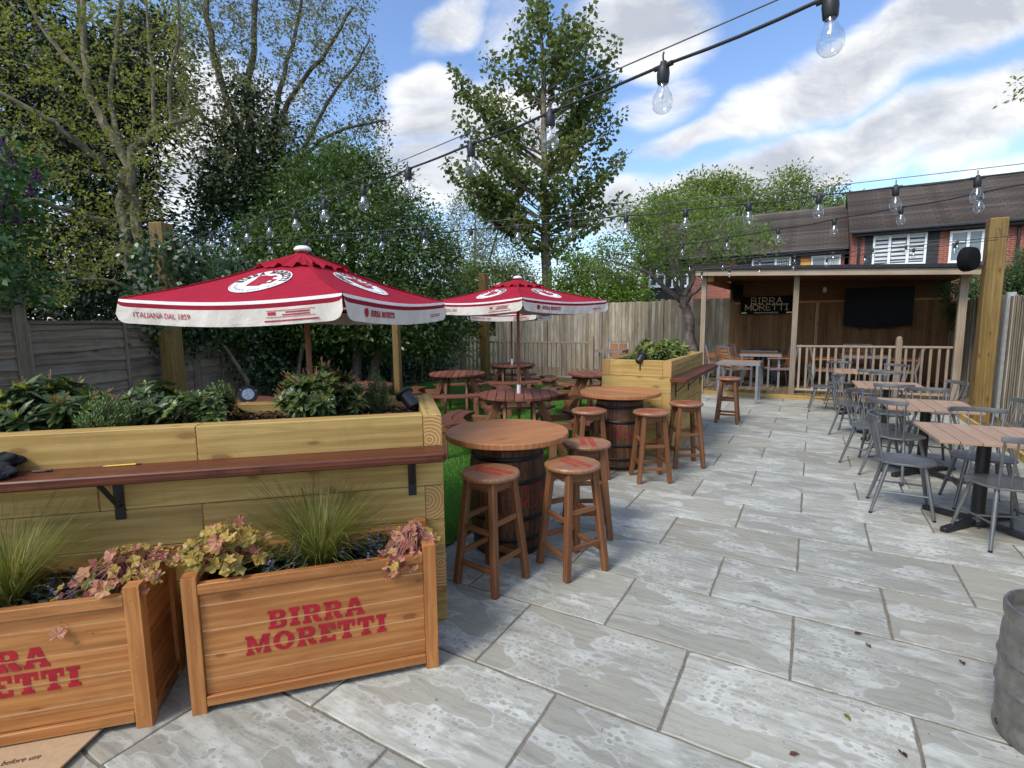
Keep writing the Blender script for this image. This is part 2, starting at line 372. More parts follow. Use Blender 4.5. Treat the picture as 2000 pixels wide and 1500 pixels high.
bg = w.n('Background', Color=fin, Strength=WSTR)
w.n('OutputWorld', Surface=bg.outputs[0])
sc.view_settings.view_transform = 'Standard'; sc.view_settings.look = 'None'; sc.view_settings.gamma = 1; sc.view_settings.exposure = EXPO
sc.cycles.max_bounces = 6; sc.cycles.diffuse_bounces = 3; sc.cycles.glossy_bounces = 3; sc.cycles.transmission_bounces = 6; sc.cycles.transparent_max_bounces = 12
sc.cycles.caustics_reflective = False; sc.cycles.caustics_refractive = False
sc.cycles.use_denoising = True
try: sc.cycles.denoiser = 'OPENIMAGEDENOISE'
except Exception: pass
sc.cycles.use_adaptive_sampling = True; sc.cycles.adaptive_threshold = .02
sc.cycles.sample_clamp_indirect = 6
# ================================================================ materials
pine = wood('pine_sleeper', (.50, .345, .112), (.32, .195, .053), (.57, .42, .155), .62, .6, .5, .14, .3, streak=.22)
pine_end = endgrain('pine_end_grain', (.52, .33, .13), (.36, .19, .065))
postwood = wood('post_wood', (.20, .128, .036), (.12, .072, .02), (.27, .185, .06), .65, .8, .4, .1, .3)
cedar = wood('planter_wood', (.50, .215, .062), (.29, .105, .028), (.57, .27, .09), .5, .8, .34, .10, .15, spec=.35, streak=.22)
cedar_l = wood('planter_groove', (.80, .52, .25), (.7, .42, .18), (.85, .58, .3), .5, 1.1, 0, .1, .1)
shelfw = wood('shelf_wood', (.125, .036, .016), (.055, .014, .008), (.20, .062, .028), .42, 1.0, .1, .12, .3, spec=.3, streak=.7)
stoolw = wood('stool_wood', (.215, .092, .038), (.14, .052, .019), (.285, .132, .058), .42, 1.2, 0, .14, .15, spec=.4)
seatw = wood('seat_wood', (.33, .155, .07), (.20, .085, .035), (.40, .2, .1), .42, .9, 0, .12, .15, weather=(.26, .14, .10), spec=.4)
topw = wood('table_top_wood', (.42, .185, .072), (.30, .115, .040), (.50, .25, .11), .42, .8, .12, .13, .15, spec=.4)
barrelw = wood('barrel_stave', (.135, .060, .026), (.045, .02, .011), (.23, .105, .045), .55, .9, 0, .45, .3, streak=.6)
picnicw = wood('picnic_wood', (.205, .075, .047), (.13, .042, .026), (.27, .11, .07), .5, 1.0, .1, .22, .2, spec=.4)
picniclegw = wood('picnic_leg_wood', (.255, .12, .058), (.165, .07, .032), (.32, .165, .085), .5, 1.0, .1, .2, .2, spec=.35)
greyw = wood('weathered_fence', (.36, .305, .222), (.18, .145, .095), (.46, .405, .31), .85, .9, .1, .34, .4, weather=(.40, .375, .33), streak=.25, spec=.15)
lapw = wood('lap_fence', (.23, .185, .13), (.125, .096, .066), (.29, .24, .17), .88, .7, .1, .16, .4, weather=(.25, .225, .185), streak=.4, spec=.12)
deckw = wood('deck_board', (.215, .155, .088), (.125, .085, .048), (.29, .22, .135), .8, .9, .1, .25, .4, weather=(.21, .175, .125), spec=.2)
railw = wood('railing_wood', (.33, .255, .175), (.21, .155, .10), (.40, .33, .24), .8, .9, .1, .2, .3, weather=(.32, .28, .225), spec=.2)
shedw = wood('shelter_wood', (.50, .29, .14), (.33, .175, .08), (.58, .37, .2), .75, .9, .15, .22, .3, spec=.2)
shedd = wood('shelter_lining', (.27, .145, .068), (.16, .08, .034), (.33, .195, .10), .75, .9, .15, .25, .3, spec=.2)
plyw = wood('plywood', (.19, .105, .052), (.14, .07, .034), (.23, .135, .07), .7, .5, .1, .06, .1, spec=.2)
slatw = wood('composite_slat', (.37, .245, .165), (.32, .205, .135), (.42, .29, .20), .6, 1.0, 0, .06, .1, spec=.3)
armw = wood('chair_slat', (.40, .175, .072), (.30, .12, .045), (.46, .225, .10), .5, 1.2, 0, .12, .15, spec=.35)
concrete = plain('concrete', (.42, .42, .40), .9, 0, .15, 14, .2, .2)
speakm = plain('speaker_black', (.006, .006, .007), .85, 0, .2, 30, .15)
blackm = plain('black_iron', (.012, .012, .014), .45, 0, .3, 30, .5)
hoopm = plain('barrel_hoop', (.020, .019, .019), .42, .5, .4, 22, .5, .15)
greym = plain('grey_metal', (.185, .193, .196), .34, .6, .1, 14, .5)
alu = plain('grey_aluminium', (.26, .27, .28), .42, .5, .1, 14, .5)
rubber = plain('rubber', (.01, .01, .01), .7, 0, .2, 20, .3)
steel = NT('keg_steel')
_n = steel.noise(steel.obj(3, 3, 3), 4, 6, .7); _n2 = steel.noise(steel.obj(30, 30, 6), 1.5, 5, .7)
_c = steel.mix(steel.ss(_n, .3, .7), (.32, .31, .285), (.17, .163, .15)); _c = steel.mix(steel.math('MULTIPLY', steel.ss(_n2, .5, .75), .5), _c, (.30, .29, .275))
steel = steel.pbr(_c, steel.math('ADD', .34, steel.math('MULTIPLY', _n, .3)), steel.bump(_n2, .12, .003), .75)
redpaint = plain('red_paint', (.34, .008, .018), .5, 0, .22, 40, .4)
redworn = NT('worn_red_paint'); _w = redworn.noise(redworn.obj(1, 1, 1), 38, 5, .7)
redworn = redworn.out(redworn.n('MixShader', i0=redworn.ss(_w, .60, .70), i1=redworn.n('BsdfPrincipled', Base_Color=(.46, .03, .025, 1), Roughness=.5).outputs[0], i2=redworn.n('BsdfTransparent').outputs[0]).outputs[0])
redfaint = NT('faded_red_paint'); _w = redfaint.noise(redfaint.obj(1, 1, 1), 22, 5, .7)
redfaint = redfaint.out(redfaint.n('MixShader', i0=redfaint.ss(_w, .40, .56), i1=redfaint.n('BsdfPrincipled', Base_Color=(.30, .018, .016, 1), Roughness=.55).outputs[0], i2=redfaint.n('BsdfTransparent').outputs[0]).outputs[0])
white = plain('white_paint', (.80, .80, .79), .4, 0, .04, 10)
def fabric(name, col, trans=.18, wr=.5):
    t = NT(name); a = t.noise(t.obj(1, 1, 1), 5.0, 4, .6, .5); b = t.noise(t.obj(1, 1, 1), 260, 2, .5)
    c = t.mix(t.ss(a, .3, .7), tuple(x * .92 for x in col), tuple(min(1, x * 1.06) for x in col))
    nrm = t.bump(t.math('ADD', t.math('MULTIPLY', a, wr), t.math('MULTIPLY', b, .04)), .5, .03)
    p = t.n('BsdfPrincipled', Base_Color=c, Roughness=.85, Specular_IOR_Level=.2, Normal=nrm).outputs[0]
    return t.out(t.n('MixShader', i0=trans, i1=p, i2=t.n('BsdfTranslucent', Color=c).outputs[0]).outputs[0])
canvas = fabric('red_canvas', (.36, .012, .032), .16, .6)
canvas_d = fabric('dark_red_canvas', (.26, .010, .024), .1, .5)
cream = fabric('cream_canvas', (.66, .61, .545), .15, 1.3)
trimw = fabric('white_trim', (.84, .82, .80), .1, .4)
darkcloth = fabric('dark_cloth', (.014, .016, .018), 0, 1.0)
printred = plain('print_red', (.36, .02, .035), .8, 0, .1, 30, .2)
printdark = plain('print_dark', (.055, .022, .025), .8, 0, .1, 30, .2)
glass = NT('clear_glass')
_f = glass.n('LayerWeight', Blend=.32).outputs['Facing']
_g = glass.n('BsdfGlossy', Color=(1, 1, 1, 1), Roughness=.02).outputs[0]
_t = glass.n('BsdfTransparent', Color=(.90, .92, .93, 1)).outputs[0]
glass = glass.out(glass.n('MixShader', i0=glass.math('ADD', .07, glass.math('MULTIPLY', glass.math('POWER', _f, 2.2), .75)), i1=_t, i2=_g).outputs[0])
pane = NT('window_glass')
pane = pane.pbr((.10, .13, .15), .06, None, 0, .9)
soil = NT('bark'); _n = soil.noise(soil.obj(1, 1, 1), 40, 5, .7); _r = soil.rnd()
_c = soil.mix(soil.ss(_n, .3, .7), (.018, .011, .009), (.062, .034, .026)); _c = soil.mix(soil.ss(_r, .75, 1.0), _c, (.13, .085, .065))
soil = soil.pbr(_c, .9, soil.bump(_n, .6, .01), 0, .15)
# ---- paving stone
def stone():
    t = NT('sandstone_paving'); r = t.rnd()
    P = t.uv(); S = t.n('SeparateXYZ', Vector=P)
    wv = t.n('TexNoise', Vector=P, Scale=3.0, Detail=3.0).outputs['Color']
    P2 = t.n('VectorMath', dict(operation='MULTIPLY_ADD'), i0=t.n('VectorMath', dict(operation='SUBTRACT'), i0=wv, i1=(.5, .5, .5)).outputs[0], i1=(.16, .10, 0), i2=P).outputs[0]
    def m(v, sx, sy): return t.n('Mapping', Vector=v, Scale=(sx, sy, 1)).outputs[0]
    n1 = t.noise(m(P2, 1.7, 3.3), 1.0, 3.0, .5)
    n3 = t.noise(m(P, 9, 16), 1.0, 5, .65)
    stre = t.noise(m(P2, 2.0, 26), 1.0, 4, .6)
    fine = t.noise(m(P, 90, 90), 1.0, 3, .6)
    amt = t.n('MapRange', Value=r, From_Min=0.0, From_Max=1.0, To_Min=-.05, To_Max=.075).outputs[0]
    fld = t.math('ADD', n1, amt)
    film = t.ss(fld, .470, .498)
    film2 = t.ss(t.noise(m(P2, 3.4, 7.0), 1.0, 4, .6), .46, .60)
    edge = t.math('SUBTRACT', 1.0, t.ss(t.math('ABSOLUTE', t.math('SUBTRACT', fld, .486)), .002, .012))
    vo = t.n('TexVoronoi', dict(feature='F1', voronoi_dimensions='2D'), Vector=m(P2, 25, 31), Scale=1.0, Randomness=.9)
    rr = t.n('SeparateColor', Color=vo.outputs['Color']).outputs[1]
    hole = t.math('SUBTRACT', 1.0, t.ss(vo.outputs['Distance'], t.math('MULTIPLY', rr, .42), t.math('ADD', t.math('MULTIPLY', rr, .42), .07)))
    bz = t.ss(t.noise(m(P, 1.7, 2.2), 1.0, 2, .5), .40, .50)
    rim = t.math('MULTIPLY', t.math('MULTIPLY', t.ss(vo.outputs['Distance'], t.math('MULTIPLY', rr, .42), t.math('ADD', t.math('MULTIPLY', rr, .42), .08)), t.math('SUBTRACT', 1.0, t.ss(vo.outputs['Distance'], t.math('ADD', t.math('MULTIPLY', rr, .42), .10), t.math('ADD', t.math('MULTIPLY', rr, .42), .22)))), t.math('MULTIPLY', bz, t.math('GREATER_THAN', rr, .25)))
    hole = t.math('MULTIPLY', t.math('MULTIPLY', hole, bz), t.math('GREATER_THAN', rr, .25))
    base = t.mix(r, (.345, .330, .262), (.295, .296, .246))
    base = t.mix(t.math('MULTIPLY', t.ss(stre, .40, .72), .45), base, (.185, .182, .160))
    base = t.mix(t.math('MULTIPLY', t.ss(n3, .45, .8), .35), base, (.38, .37, .335))
    filmc = t.mix(t.ss(n3, .3, .75), (.415, .418, .368), (.54, .55, .50))
    k = t.math('MULTIPLY', film, t.math('SUBTRACT', 1.0, t.math('MULTIPLY', hole, .85)))
    k = t.math('MULTIPLY', k, t.math('ADD', .25, t.math('MULTIPLY', film2, .66)))
    k = t.math('SUBTRACT', k, t.math('MULTIPLY', t.ss(stre, .46, .68), .34), clamp=True)
    c = t.mix(k, base, filmc)
    c = t.mix(t.math('MULTIPLY', edge, .36), c, (.54, .55, .53))
    c = t.mix(t.math('MULTIPLY', rim, t.math('MULTIPLY', t.math('ADD', .15, t.math('MULTIPLY', film, .85)), .24)), c, (.54, .56, .55))
    crk = t.noise(m(P2, 1.3, 15), 1.0, 6, .7, .5)
    c = t.mix(t.math('MULTIPLY', t.math('SUBTRACT', 1.0, t.ss(t.math('ABSOLUTE', t.math('SUBTRACT', crk, .5)), .002, .016)), .30), c, (.12, .115, .10))
    sp = t.noise(m(P, 28, 34), 1.0, 2, .5)
    c = t.mix(t.math('MULTIPLY', t.ss(sp, .70, .76), .7), c, (.09, .085, .075))
    c = t.mix(t.math('MULTIPLY', t.ss(fine, .55, .8), .25), c, (.17, .165, .15))
    hsv = t.n('HueSaturation', Hue=.5, Saturation=1.0, Fac=1.0, Color=c, Value=t.n('MapRange', Value=t.math('FRACT', t.math('MULTIPLY', r, 7.3)), To_Min=.84, To_Max=1.08).outputs[0]).outputs[0]
    hgt = t.math('ADD', t.math('MULTIPLY', stre, .7), t.math('ADD', t.math('MULTIPLY', n3, .6), t.math('MULTIPLY', fine, .15)))
    return t.pbr(hsv, t.math('ADD', .55, t.math('MULTIPLY', k, .25)), t.bump(hgt, .45, .006), 0, .35)
slabm = stone()
mort = NT('mortar'); _n = mort.noise(mort.obj(1, 1, 1), 60, 5, .7); _b = mort.noise(mort.obj(1, 1, 1), 1.4, 3)
mort = mort.pbr(mort.mix(mort.ss(_n, .3, .7), mort.mix(_b, (.11, .095, .075), (.16, .14, .11)), (.22, .195, .155)), .95, mort.bump(_n, .6, .006), 0, .1)
grassm = leafmat('turf_blade', (.06, .17, .02), (.10, .27, .035), (.16, .32, .06), .25, .5, .3)
turf = NT('turf'); _n = turf.noise(turf.obj(1, 1, 1), 130, 4, .7); _b = turf.noise(turf.obj(1, 1, 1), 2.0, 3)
turf = turf.pbr(turf.mix(turf.ss(_n, .3, .7), (.03, .09, .014), turf.mix(_b, (.07, .20, .03), (.10, .23, .04))), .9, turf.bump(_n, .8, .02), 0, .1)
dirt = NT('rough_ground'); _n = dirt.noise(dirt.obj(1, 1, 1), 1.3, 6, .65)
dirt = dirt.pbr(dirt.mix(dirt.ss(_n, .35, .65), (.045, .07, .02), (.10, .085, .06)), .95, dirt.bump(_n, .5, .05), 0, .1)
gravm = NT('gravel'); _v = gravm.n('TexVoronoi', Vector=gravm.obj(1, 1, 1), Scale=60.0); _r = gravm.rnd()
gravm = gravm.pbr(gravm.mix(_v.outputs['Color'], (.10, .08, .06), (.30, .25, .19)), .9, gravm.bump(_v.outputs['Distance'], .8, .01), 0, .2)
# ================================================================ ground, paving, lawn
m = MB(); m.quad([(-300, -60, -.06), (300, -60, -.06), (300, 500, -.06), (-300, 500, -.06)]); tag(m.build('ground', dirt), kind='structure')
m = MB(); m.quad([(-6.6, -3.0, -.006), (2.15, -3.0, -.006), (2.15, 12.05, -.006), (-6.6, 12.05, -.006)]); tag(m.build('mortar_bed', mort), kind='structure')
m = MB(); PX, PY = .897, .597; gap = .0115
def wob(a): return random.uniform(-a, a)
for rr_ in range(-8, 17):
    y0 = 1.945 + PY * rr_; off = -.46 if rr_ % 2 == 0 else -.013
    for k in range(-6, 4):
        x0 = off + PX * k; x1 = x0 + PX
        if x0 > 2.12 or y0 > 12: continue
        lim = -2.27 if y0 > 2.35 else -5.5
        if x1 < lim: continue
        xa, xb = max(x0 + gap / 2, lim), min(x1 - gap / 2, 2.13); ya, yb = y0 + gap / 2, min(y0 + PY - gap / 2, 12.0)
        if xb - xa < .05: continue
        nx, ny = 12, 8; r = random.random(); z0 = wob(.0012); top = []; ou, ov = random.random() * 90, random.random() * 90; fl = random.choice((1, -1))
        ring = [(xa + (xb - xa) * i / nx, ya) for i in range(nx)] + [(xb, ya + (yb - ya) * i / ny) for i in range(ny)] + [(xb - (xb - xa) * i / nx, yb) for i in range(nx)] + [(xa, yb - (yb - ya) * i / ny) for i in range(ny)]
        ring = [(x + wob(.0028), y + wob(.0028)) for x, y in ring]; n = len(ring); b = len(m.v); cx_, cy_ = (xa + xb) / 2, (ya + yb) / 2
        def ins(p, d): return (p[0] + (d if p[0] < cx_ else -d) * min(1, abs(p[0] - cx_) * 9), p[1] + (d if p[1] < cy_ else -d) * min(1, abs(p[1] - cy_) * 9))
        for lv in range(3):
            for p in ring:
                qn = ins(p, (0, .001, .005)[lv]); m.v.append((qn[0], qn[1], (-.02, -.003, z0)[lv]))
        U = lambda i: (fl * m.v[i][0] + ou, fl * m.v[i][1] + ov)
        for lv in range(2):
            for i in range(n):
                j = (i + 1) % n; f = [b + lv * n + i, b + lv * n + j, b + (lv + 1) * n + j, b + (lv + 1) * n + i]; m.face(f, [U(i_) for i_ in f], r)
        f = [b + 2 * n + i for i in range(n)]; m.face(f, [U(i_) for i_ in f], r)
tag(m.build('paving', slabm), kind='structure')
m = MB(); lawn = [(-2.275, 2.62), (-2.275, 12.2), (-9.2, 12.2), (-9.2, .2), (-4.6, .2), (-4.6, .45)]
m.quad([(x, y, .008) for x, y in lawn]); tag(m.build('lawn', turf), kind='structure')
def blades(n, x0, x1, y0, y1, h):
    P = np.stack([rng.uniform(x0, x1, n), rng.uniform(y0, y1, n), np.full(n, .006)], 1)
    a = rng.uniform(0, 2 * PI, n); ln = rng.uniform(.1, .8, n)
    D = unit(np.stack([np.cos(a) * ln, np.sin(a) * ln, np.ones(n)], 1)); N = np.stack([np.cos(a), np.sin(a), np.zeros(n)], 1)
    return leafquads(P, D, N, rng.uniform(.6, 1.2, n) * h, np.full(n, h * .16), .05)
GB = np.concatenate([blades(70000, -3.6, -2.26, 2.55, 6.2, .026), blades(60000, -6.5, -3.0, 4.5, 9.5, .032)])
tag(npmesh('grass', GB, 4, rng.random(len(GB) // 4), grassm), 'short bright green lawn grass between picnic tables', 'grass', kind='stuff')
# gravel margin with its timber edging
m = MB(); m.grid(lambda u, v: (2.17 + .5 * u, -2 + 14.2 * v, .01 + .012 * math.sin(u * 37 + v * 190)), 8, 60); tag(m.build('gravel', gravm), kind='structure')
n = 9000; P = np.stack([rng.uniform(2.18, 2.64, n), rng.uniform(4, 12, n), rng.uniform(.012, .024, n)], 1); a = rng.uniform(0, 2 * PI, n)
D = unit(np.stack([np.cos(a), np.sin(a), rng.normal(0, .25, n)], 1)); gv = leafquads(P, D, np.tile([0, 0, 1.], (n, 1)), rng.uniform(.01, .025, n), rng.uniform(.01, .02, n), .3)
tag(npmesh('gravel_stones', gv, 4, rng.random(n), gravm), 'loose brown gravel along foot of right fence', 'gravel', kind='stuff')
t = thing('timber_edging', 'pale timber edging board between paving and gravel strip', 'edging', (2.15, 5, 0))
for y0 in (-4.2, -1.8, .6, 3.0, 5.4):
    m = MB(); m.box((0, y0 + 1.2, .035), (.045, 2.39, .11), mi=0); m.build('board', [pine], t, bevel=.003)
# ================================================================ raised timber beds
def raised_bed(name, label, org, rz, L, Dp, grp, tc, nc=6, h=1.167):
    t = thing(name, label, 'raised bed', org, rz, grp); ch = h / nc; T = .1
    fr, bk, e0, e1 = MB(), MB(), MB(), MB()
    def run(m, x0, x1, y0, y1, z0, z1, axis):
        c = ((x0 + x1) / 2, (y0 + y1) / 2, (z0 + z1) / 2); m.box(c, (x1 - x0, y1 - y0, z1 - z0), grain=axis, mi=0, mi_end=1)
    for i in range(nc):
        z0, z1 = i * ch + .001, (i + 1) * ch - .0015; through = (nc - 1 - i) % 2 == 0
        ja = [1.184, 1.62, .75][i % 3] if i < nc - 1 else 1.184
        a = T if through else 0.0
        xs = [-a]; x = -ja
        while x > -L + .4: xs.append(x); x -= 1.2
        xs.append(-L + a)
        for p, qq in zip(xs[:-1], xs[1:]):
            run(fr, qq + .0012, p - .0012, wob(.0015), T, z0, z1, 0); run(bk, qq + .0012, p - .0012, Dp - T, Dp + wob(.0015), z0, z1, 0)
        b = 0.0 if through else T
        run(e0, -T, wob(.0012), b + .0012, Dp - b - .0012, z0, z1, 1); run(e1, -L, -L + T, b + .0012, Dp - b - .0012, z0, z1, 1)
    for n_, m in (('front_wall', fr), ('back_wall', bk), ('end_wall', e0), ('end_wall', e1)): m.build(n_, [pine, pine_end], t, bevel=.004)
    return t
A1 = math.atan2(.68, .734)
bed1 = raised_bed('raised_bed', 'long pale timber raised bed in foreground with dark red drinks shelf', (-1.69, 2.17, 0), A1, 3.35, .78, 'raised timber planting beds', None)
def shelf(parent, x0, x1, y0, y1, z, brs, axis, sgn):
    m = MB(); r = .035; pts = []
    cs = [(x1 - r, y1 - r, 0), (x0 + r, y1 - r, 90), (x0 + r, y0 + r, 180), (x1 - r, y0 + r, 270)]
    for cx_, cy_, a0 in cs:
        for k in range(5): th = math.radians(a0 + k * 22.5); pts.append((cx_ + r * math.cos(th), cy_ + r * math.sin(th)))
    m.prism(pts, z - .045, z, uvax=axis); s = m.build('shelf', shelfw, parent, bevel=.006)
    for b in brs:
        m = MB(); w = .042
        if axis == 0:
            m.box((b, -.004, z - .045 - .11), (w, .006, .22)); m.box((b, -.085, z - .0485), (w, .17, .006)); m.beam((b, -.012, z - .20), (b, -.15, z - .056), .008, .022, up=(1, 0, 0))
        else:
            m.box((.004, b, z - .045 - .11), (.006, w, .22)); m.box((.085, b, z - .0485), (.17, w, .006)); m.beam((.012, b, z - .20), (.15, b, z - .056), .008, .022, up=(0, 1, 0))
        m.build('bracket', blackm, parent)
    return s
shelf(bed1, -3.0, .004, -.2, -.003, 1.0, (-.167, -1.534, -2.7), 0, -1)
bed2 = raised_bed('raised_bed', 'shorter pale timber raised bed behind the far barrel table, full of yellow green shrubs', (-1.42, 6.19, 0), 0, .86, 2.0, 'raised timber planting beds', None)
shelf(bed2, .003, .205, -.10, 2.15, .97, (.25, 1.0, 1.8), 1, 1)
def mulch(org, rz, x0, x1, y0, y1, z, n):
    M = Matrix.Translation(org) @ Matrix.Rotation(rz, 4, 'Z'); m = MB()
    m.grid(lambda u, v: M @ Vector((x0 + (x1 - x0) * u, y0 + (y1 - y0) * v, z + .02 * math.sin(u * 31 + v * 9) * math.sin(v * 13 + u * 5))), 40, 12)
    P = np.stack([rng.uniform(x0, x1, n), rng.uniform(y0, y1, n), rng.uniform(z, z + .03, n)], 1)
    Mn = np.array(M); P = P @ Mn[:3, :3].T + Mn[:3, 3]
    a = rng.uniform(0, 2 * PI, n); D = unit(np.stack([np.cos(a), np.sin(a), rng.normal(0, .35, n)], 1)); N = unit(np.stack([rng.normal(0, .4, n), rng.normal(0, .4, n), np.ones(n)], 1))
    V = leafquads(P, D, N, rng.uniform(.02, .055, n), rng.uniform(.008, .018, n), .2)
    b = len(m.v); m.v += [tuple(v) for v in V]
    for k in range(n): m.face([b + 4 * k + i for i in range(4)], None, random.random())
    return tag(m.build('bark_mulch', soil), kind='stuff')
tag(mulch((-1.69, 2.17, 0), A1, -3.25, -.1, .1, .68, 1.085, 7000), 'dark bark mulch filling the long foreground timber bed', 'mulch')
tag(mulch((-1.42, 6.19, 0), 0, -.76, -.1, .1, 1.9, 1.09, 1200), 'dark bark mulch filling the far timber bed', 'mulch')
# ================================================================ stained planters with lettering
def letters_on(parent, lines, mat, place, cut=None, name='lettering'):
    m = MB()
    for (V, T) in lines:
        if cut: V, T = cut(V, T)
        m.tris([place(p) for p in V], T)
    return m.build(name, mat, parent)
def planter(label, org, rz, Lp=1.05, Dp=.39, h=.615, cx=.517):
    t = thing('planter', label, 'planter', org, rz, 'stained planters by the foreground bed'); P = .058
    for x in (0, Lp - P):
        for y in (0, Dp - P):
            m = MB(); m.box((x + P / 2, y + P / 2, h / 2), (P, P, h)); [m.lathe([(0, .0012), (.0042, .0010), (.0046, 0)], 8, c=(x + P / 2 + wob(.006), -.0003, z), M=Matrix.Rotation(PI / 2, 3, 'X')) for z in (.055, .06 + .5, .31) if y == 0]; m.build('corner_post', cedar, t, bevel=.004)
    gro = [.145, .255, .365, .478]; zs = [.075] + gro + [.535]
    for y, nm, sg in ((.022, 'front_panel', 1), (Dp - .022, 'back_panel', -1)):
        m = MB(); m.box((Lp / 2, y + sg * .0025, .305), (Lp - 2 * P - .002, .012, .45), mi=1)
        for a, b in zip(zs[:-1], zs[1:]): m.box((Lp / 2, y, (a + b) / 2), (Lp - 2 * P - .003, .014, b - a - .006))
        m.build(nm, [cedar, cedar_l], t, bevel=.001)
        m = MB(); m.box((Lp / 2, y - sg * .004, .5575), (Lp - 2 * P - .002, .036, .045)); m.build('top_rail', cedar, t, bevel=.003)
        m = MB(); m.box((Lp / 2, y - sg * .004, .0525), (Lp - 2 * P - .002, .036, .045)); m.build('bottom_rail', cedar, t, bevel=.003)
    for x, sg in ((.022, 1), (Lp - .022, -1)):
        m = MB()
        for a, b in zip(zs[:-1], zs[1:]): m.box((x, Dp / 2, (a + b) / 2), (.014, Dp - 2 * P - .003, b - a - .004), grain=1)
        m.box((x + sg * .012, Dp / 2, .305), (.008, Dp - 2 * P - .004, .45), grain=1)
        m.build('side_panel', cedar, t, bevel=.002)
        for z in (.5575, .0525):
            m = MB(); m.box((x - sg * .004, Dp / 2, z), (.036, Dp - 2 * P - .002, .045), grain=1); m.build('side_rail', cedar, t, bevel=.003)
    m = MB(); m.quad([(.04, .04, .50), (Lp - .04, .04, .50), (Lp - .04, Dp - .04, .50), (.04, Dp - .04, .50)]); m.build('compost', soil, t)
    L1 = slab('BIRRA', .086); L2 = slab('MORETTI', .088); out = []
    for (V, T, wd), z0 in ((L1, .325), (L2, .222)):
        V = [(p[0] - wd / 2 + cx, p[1] + z0) for p in V]; out.append((V, T))
    cuts = [c for g in gro for c in (g - .0032, g + .0032)]
    letters_on(t, out, redpaint, lambda p: (p[0], .0135, p[1]), lambda V, T: sliced(V, T, cuts, 1, [(g - .0032, g + .0032) for g in gro]))
    m = MB()
    for V, T in out:
        V2, T2 = sliced(V, T, cuts, 1, [(-9, gro[0] - .0031)] + [(gro[i] + .0031, gro[i + 1] - .0031) for i in range(3)] + [(gro[3] + .0031, 9)])
        m.tris([(p[0], (.0165), p[1]) for p in V2], T2)
    return t
pl1 = planter('whole stained wooden planter with red lettering and tall fountain grass', (-2.2, 1.06, 0), math.radians(46.9))
a45 = math.radians(45); pl2 = planter('stained wooden planter cut off by left edge with trailing pink and yellow leaves', (-2.29 - 1.05 * math.cos(a45), .95 - 1.05 * math.sin(a45), 0), a45)
# ================================================================ barrel tables
def barrel_table(label, loc, rz):
    t = thing('barrel_table', label, 'barrel table', loc, rz, 'whisky barrel tables'); hb = .815; seg = 44
    prof = [(.245 + .042 * math.sin(PI * k / 16) ** .9 if 0 < k < 16 else .245, hb * k / 16) for k in range(17)]
    rn = []; 
    while len(rn) < seg: rn += [random.random()] * random.choice((2, 2, 3))
    m = MB(); m.lathe(prof, seg, rnds=rn[:seg]); m.build('barrel', barrelw, t, smooth='auto')
    m = MB(); m.lathe([(.0, .79), (.243, .79)], seg); m.build('barrel_head', barrelw, t)
    for z in (.02, .115, .27, .53, .69, .765):
        w = .034; R = lambda zz: .245 + .042 * max(0, math.sin(PI * min(max(zz, 0), hb) / hb)) ** .9 + .0035
        m = MB(); m.lathe([(R(z) - .003, z), (R(z), z + .001), (R(z + w), z + w - .001), (R(z + w) - .003, z + w)], seg); m.build('hoop', hoopm, t, smooth=True)
    m = MB(); R = .447
    m.lathe([(0, .819), (R - .006, .819), (R, .825), (R, .856), (R - .006, .862)], 64)
    n = 7
    for k in range(n):
        x0, x1 = -R + .006 + k * 2 * (R - .006) / n, -R + .006 + (k + 1) * 2 * (R - .006) / n; Rr = R - .006; poly = []
        for j in range(13): x = x0 + (x1 - x0) * j / 12; poly.append((x, -math.sqrt(max(Rr * Rr - x * x, 1e-8))))
        for j in range(13): x = x1 - (x1 - x0) * j / 12; poly.append((x, math.sqrt(max(Rr * Rr - x * x, 1e-8))))
        b = len(m.v); m.v += [(x, y, .862) for x, y in poly]; o = random.random() * 30; r = random.random()
        m.face(range(b, b + len(poly)), [(y + o, x + o) for x, y in poly], r)
    m.build('table_top', topw, t, bevel=0)
    out = []; out2 = MB()
    for wds, z0, sz in (('BIRRA', .46, .085), ('MORETTI', .36, .085)):
        V, T, wd = slab(wds, sz); V, T = sliced(V, T, [k * .03 for k in range(1, 25)], 0)
        RR = lambda z: .245 + .042 * math.sin(PI * z / hb) ** .9 + .0025
        out2.tris([(RR(p[1] + z0) * math.cos((p[0] - wd / 2) / .285), RR(p[1] + z0) * math.sin((p[0] - wd / 2) / .285), p[1] + z0) for p in V], T)
    out2.build('lettering', redfaint, t)
    return t
bt1 = barrel_table('nearest barrel table with round wooden top beside foreground bed', (-1.90, 3.20, 0), math.radians(-28))
bt2 = barrel_table('barrel table further back against end of the shorter raised bed', (-1.85, 5.62, 0), math.radians(-100))
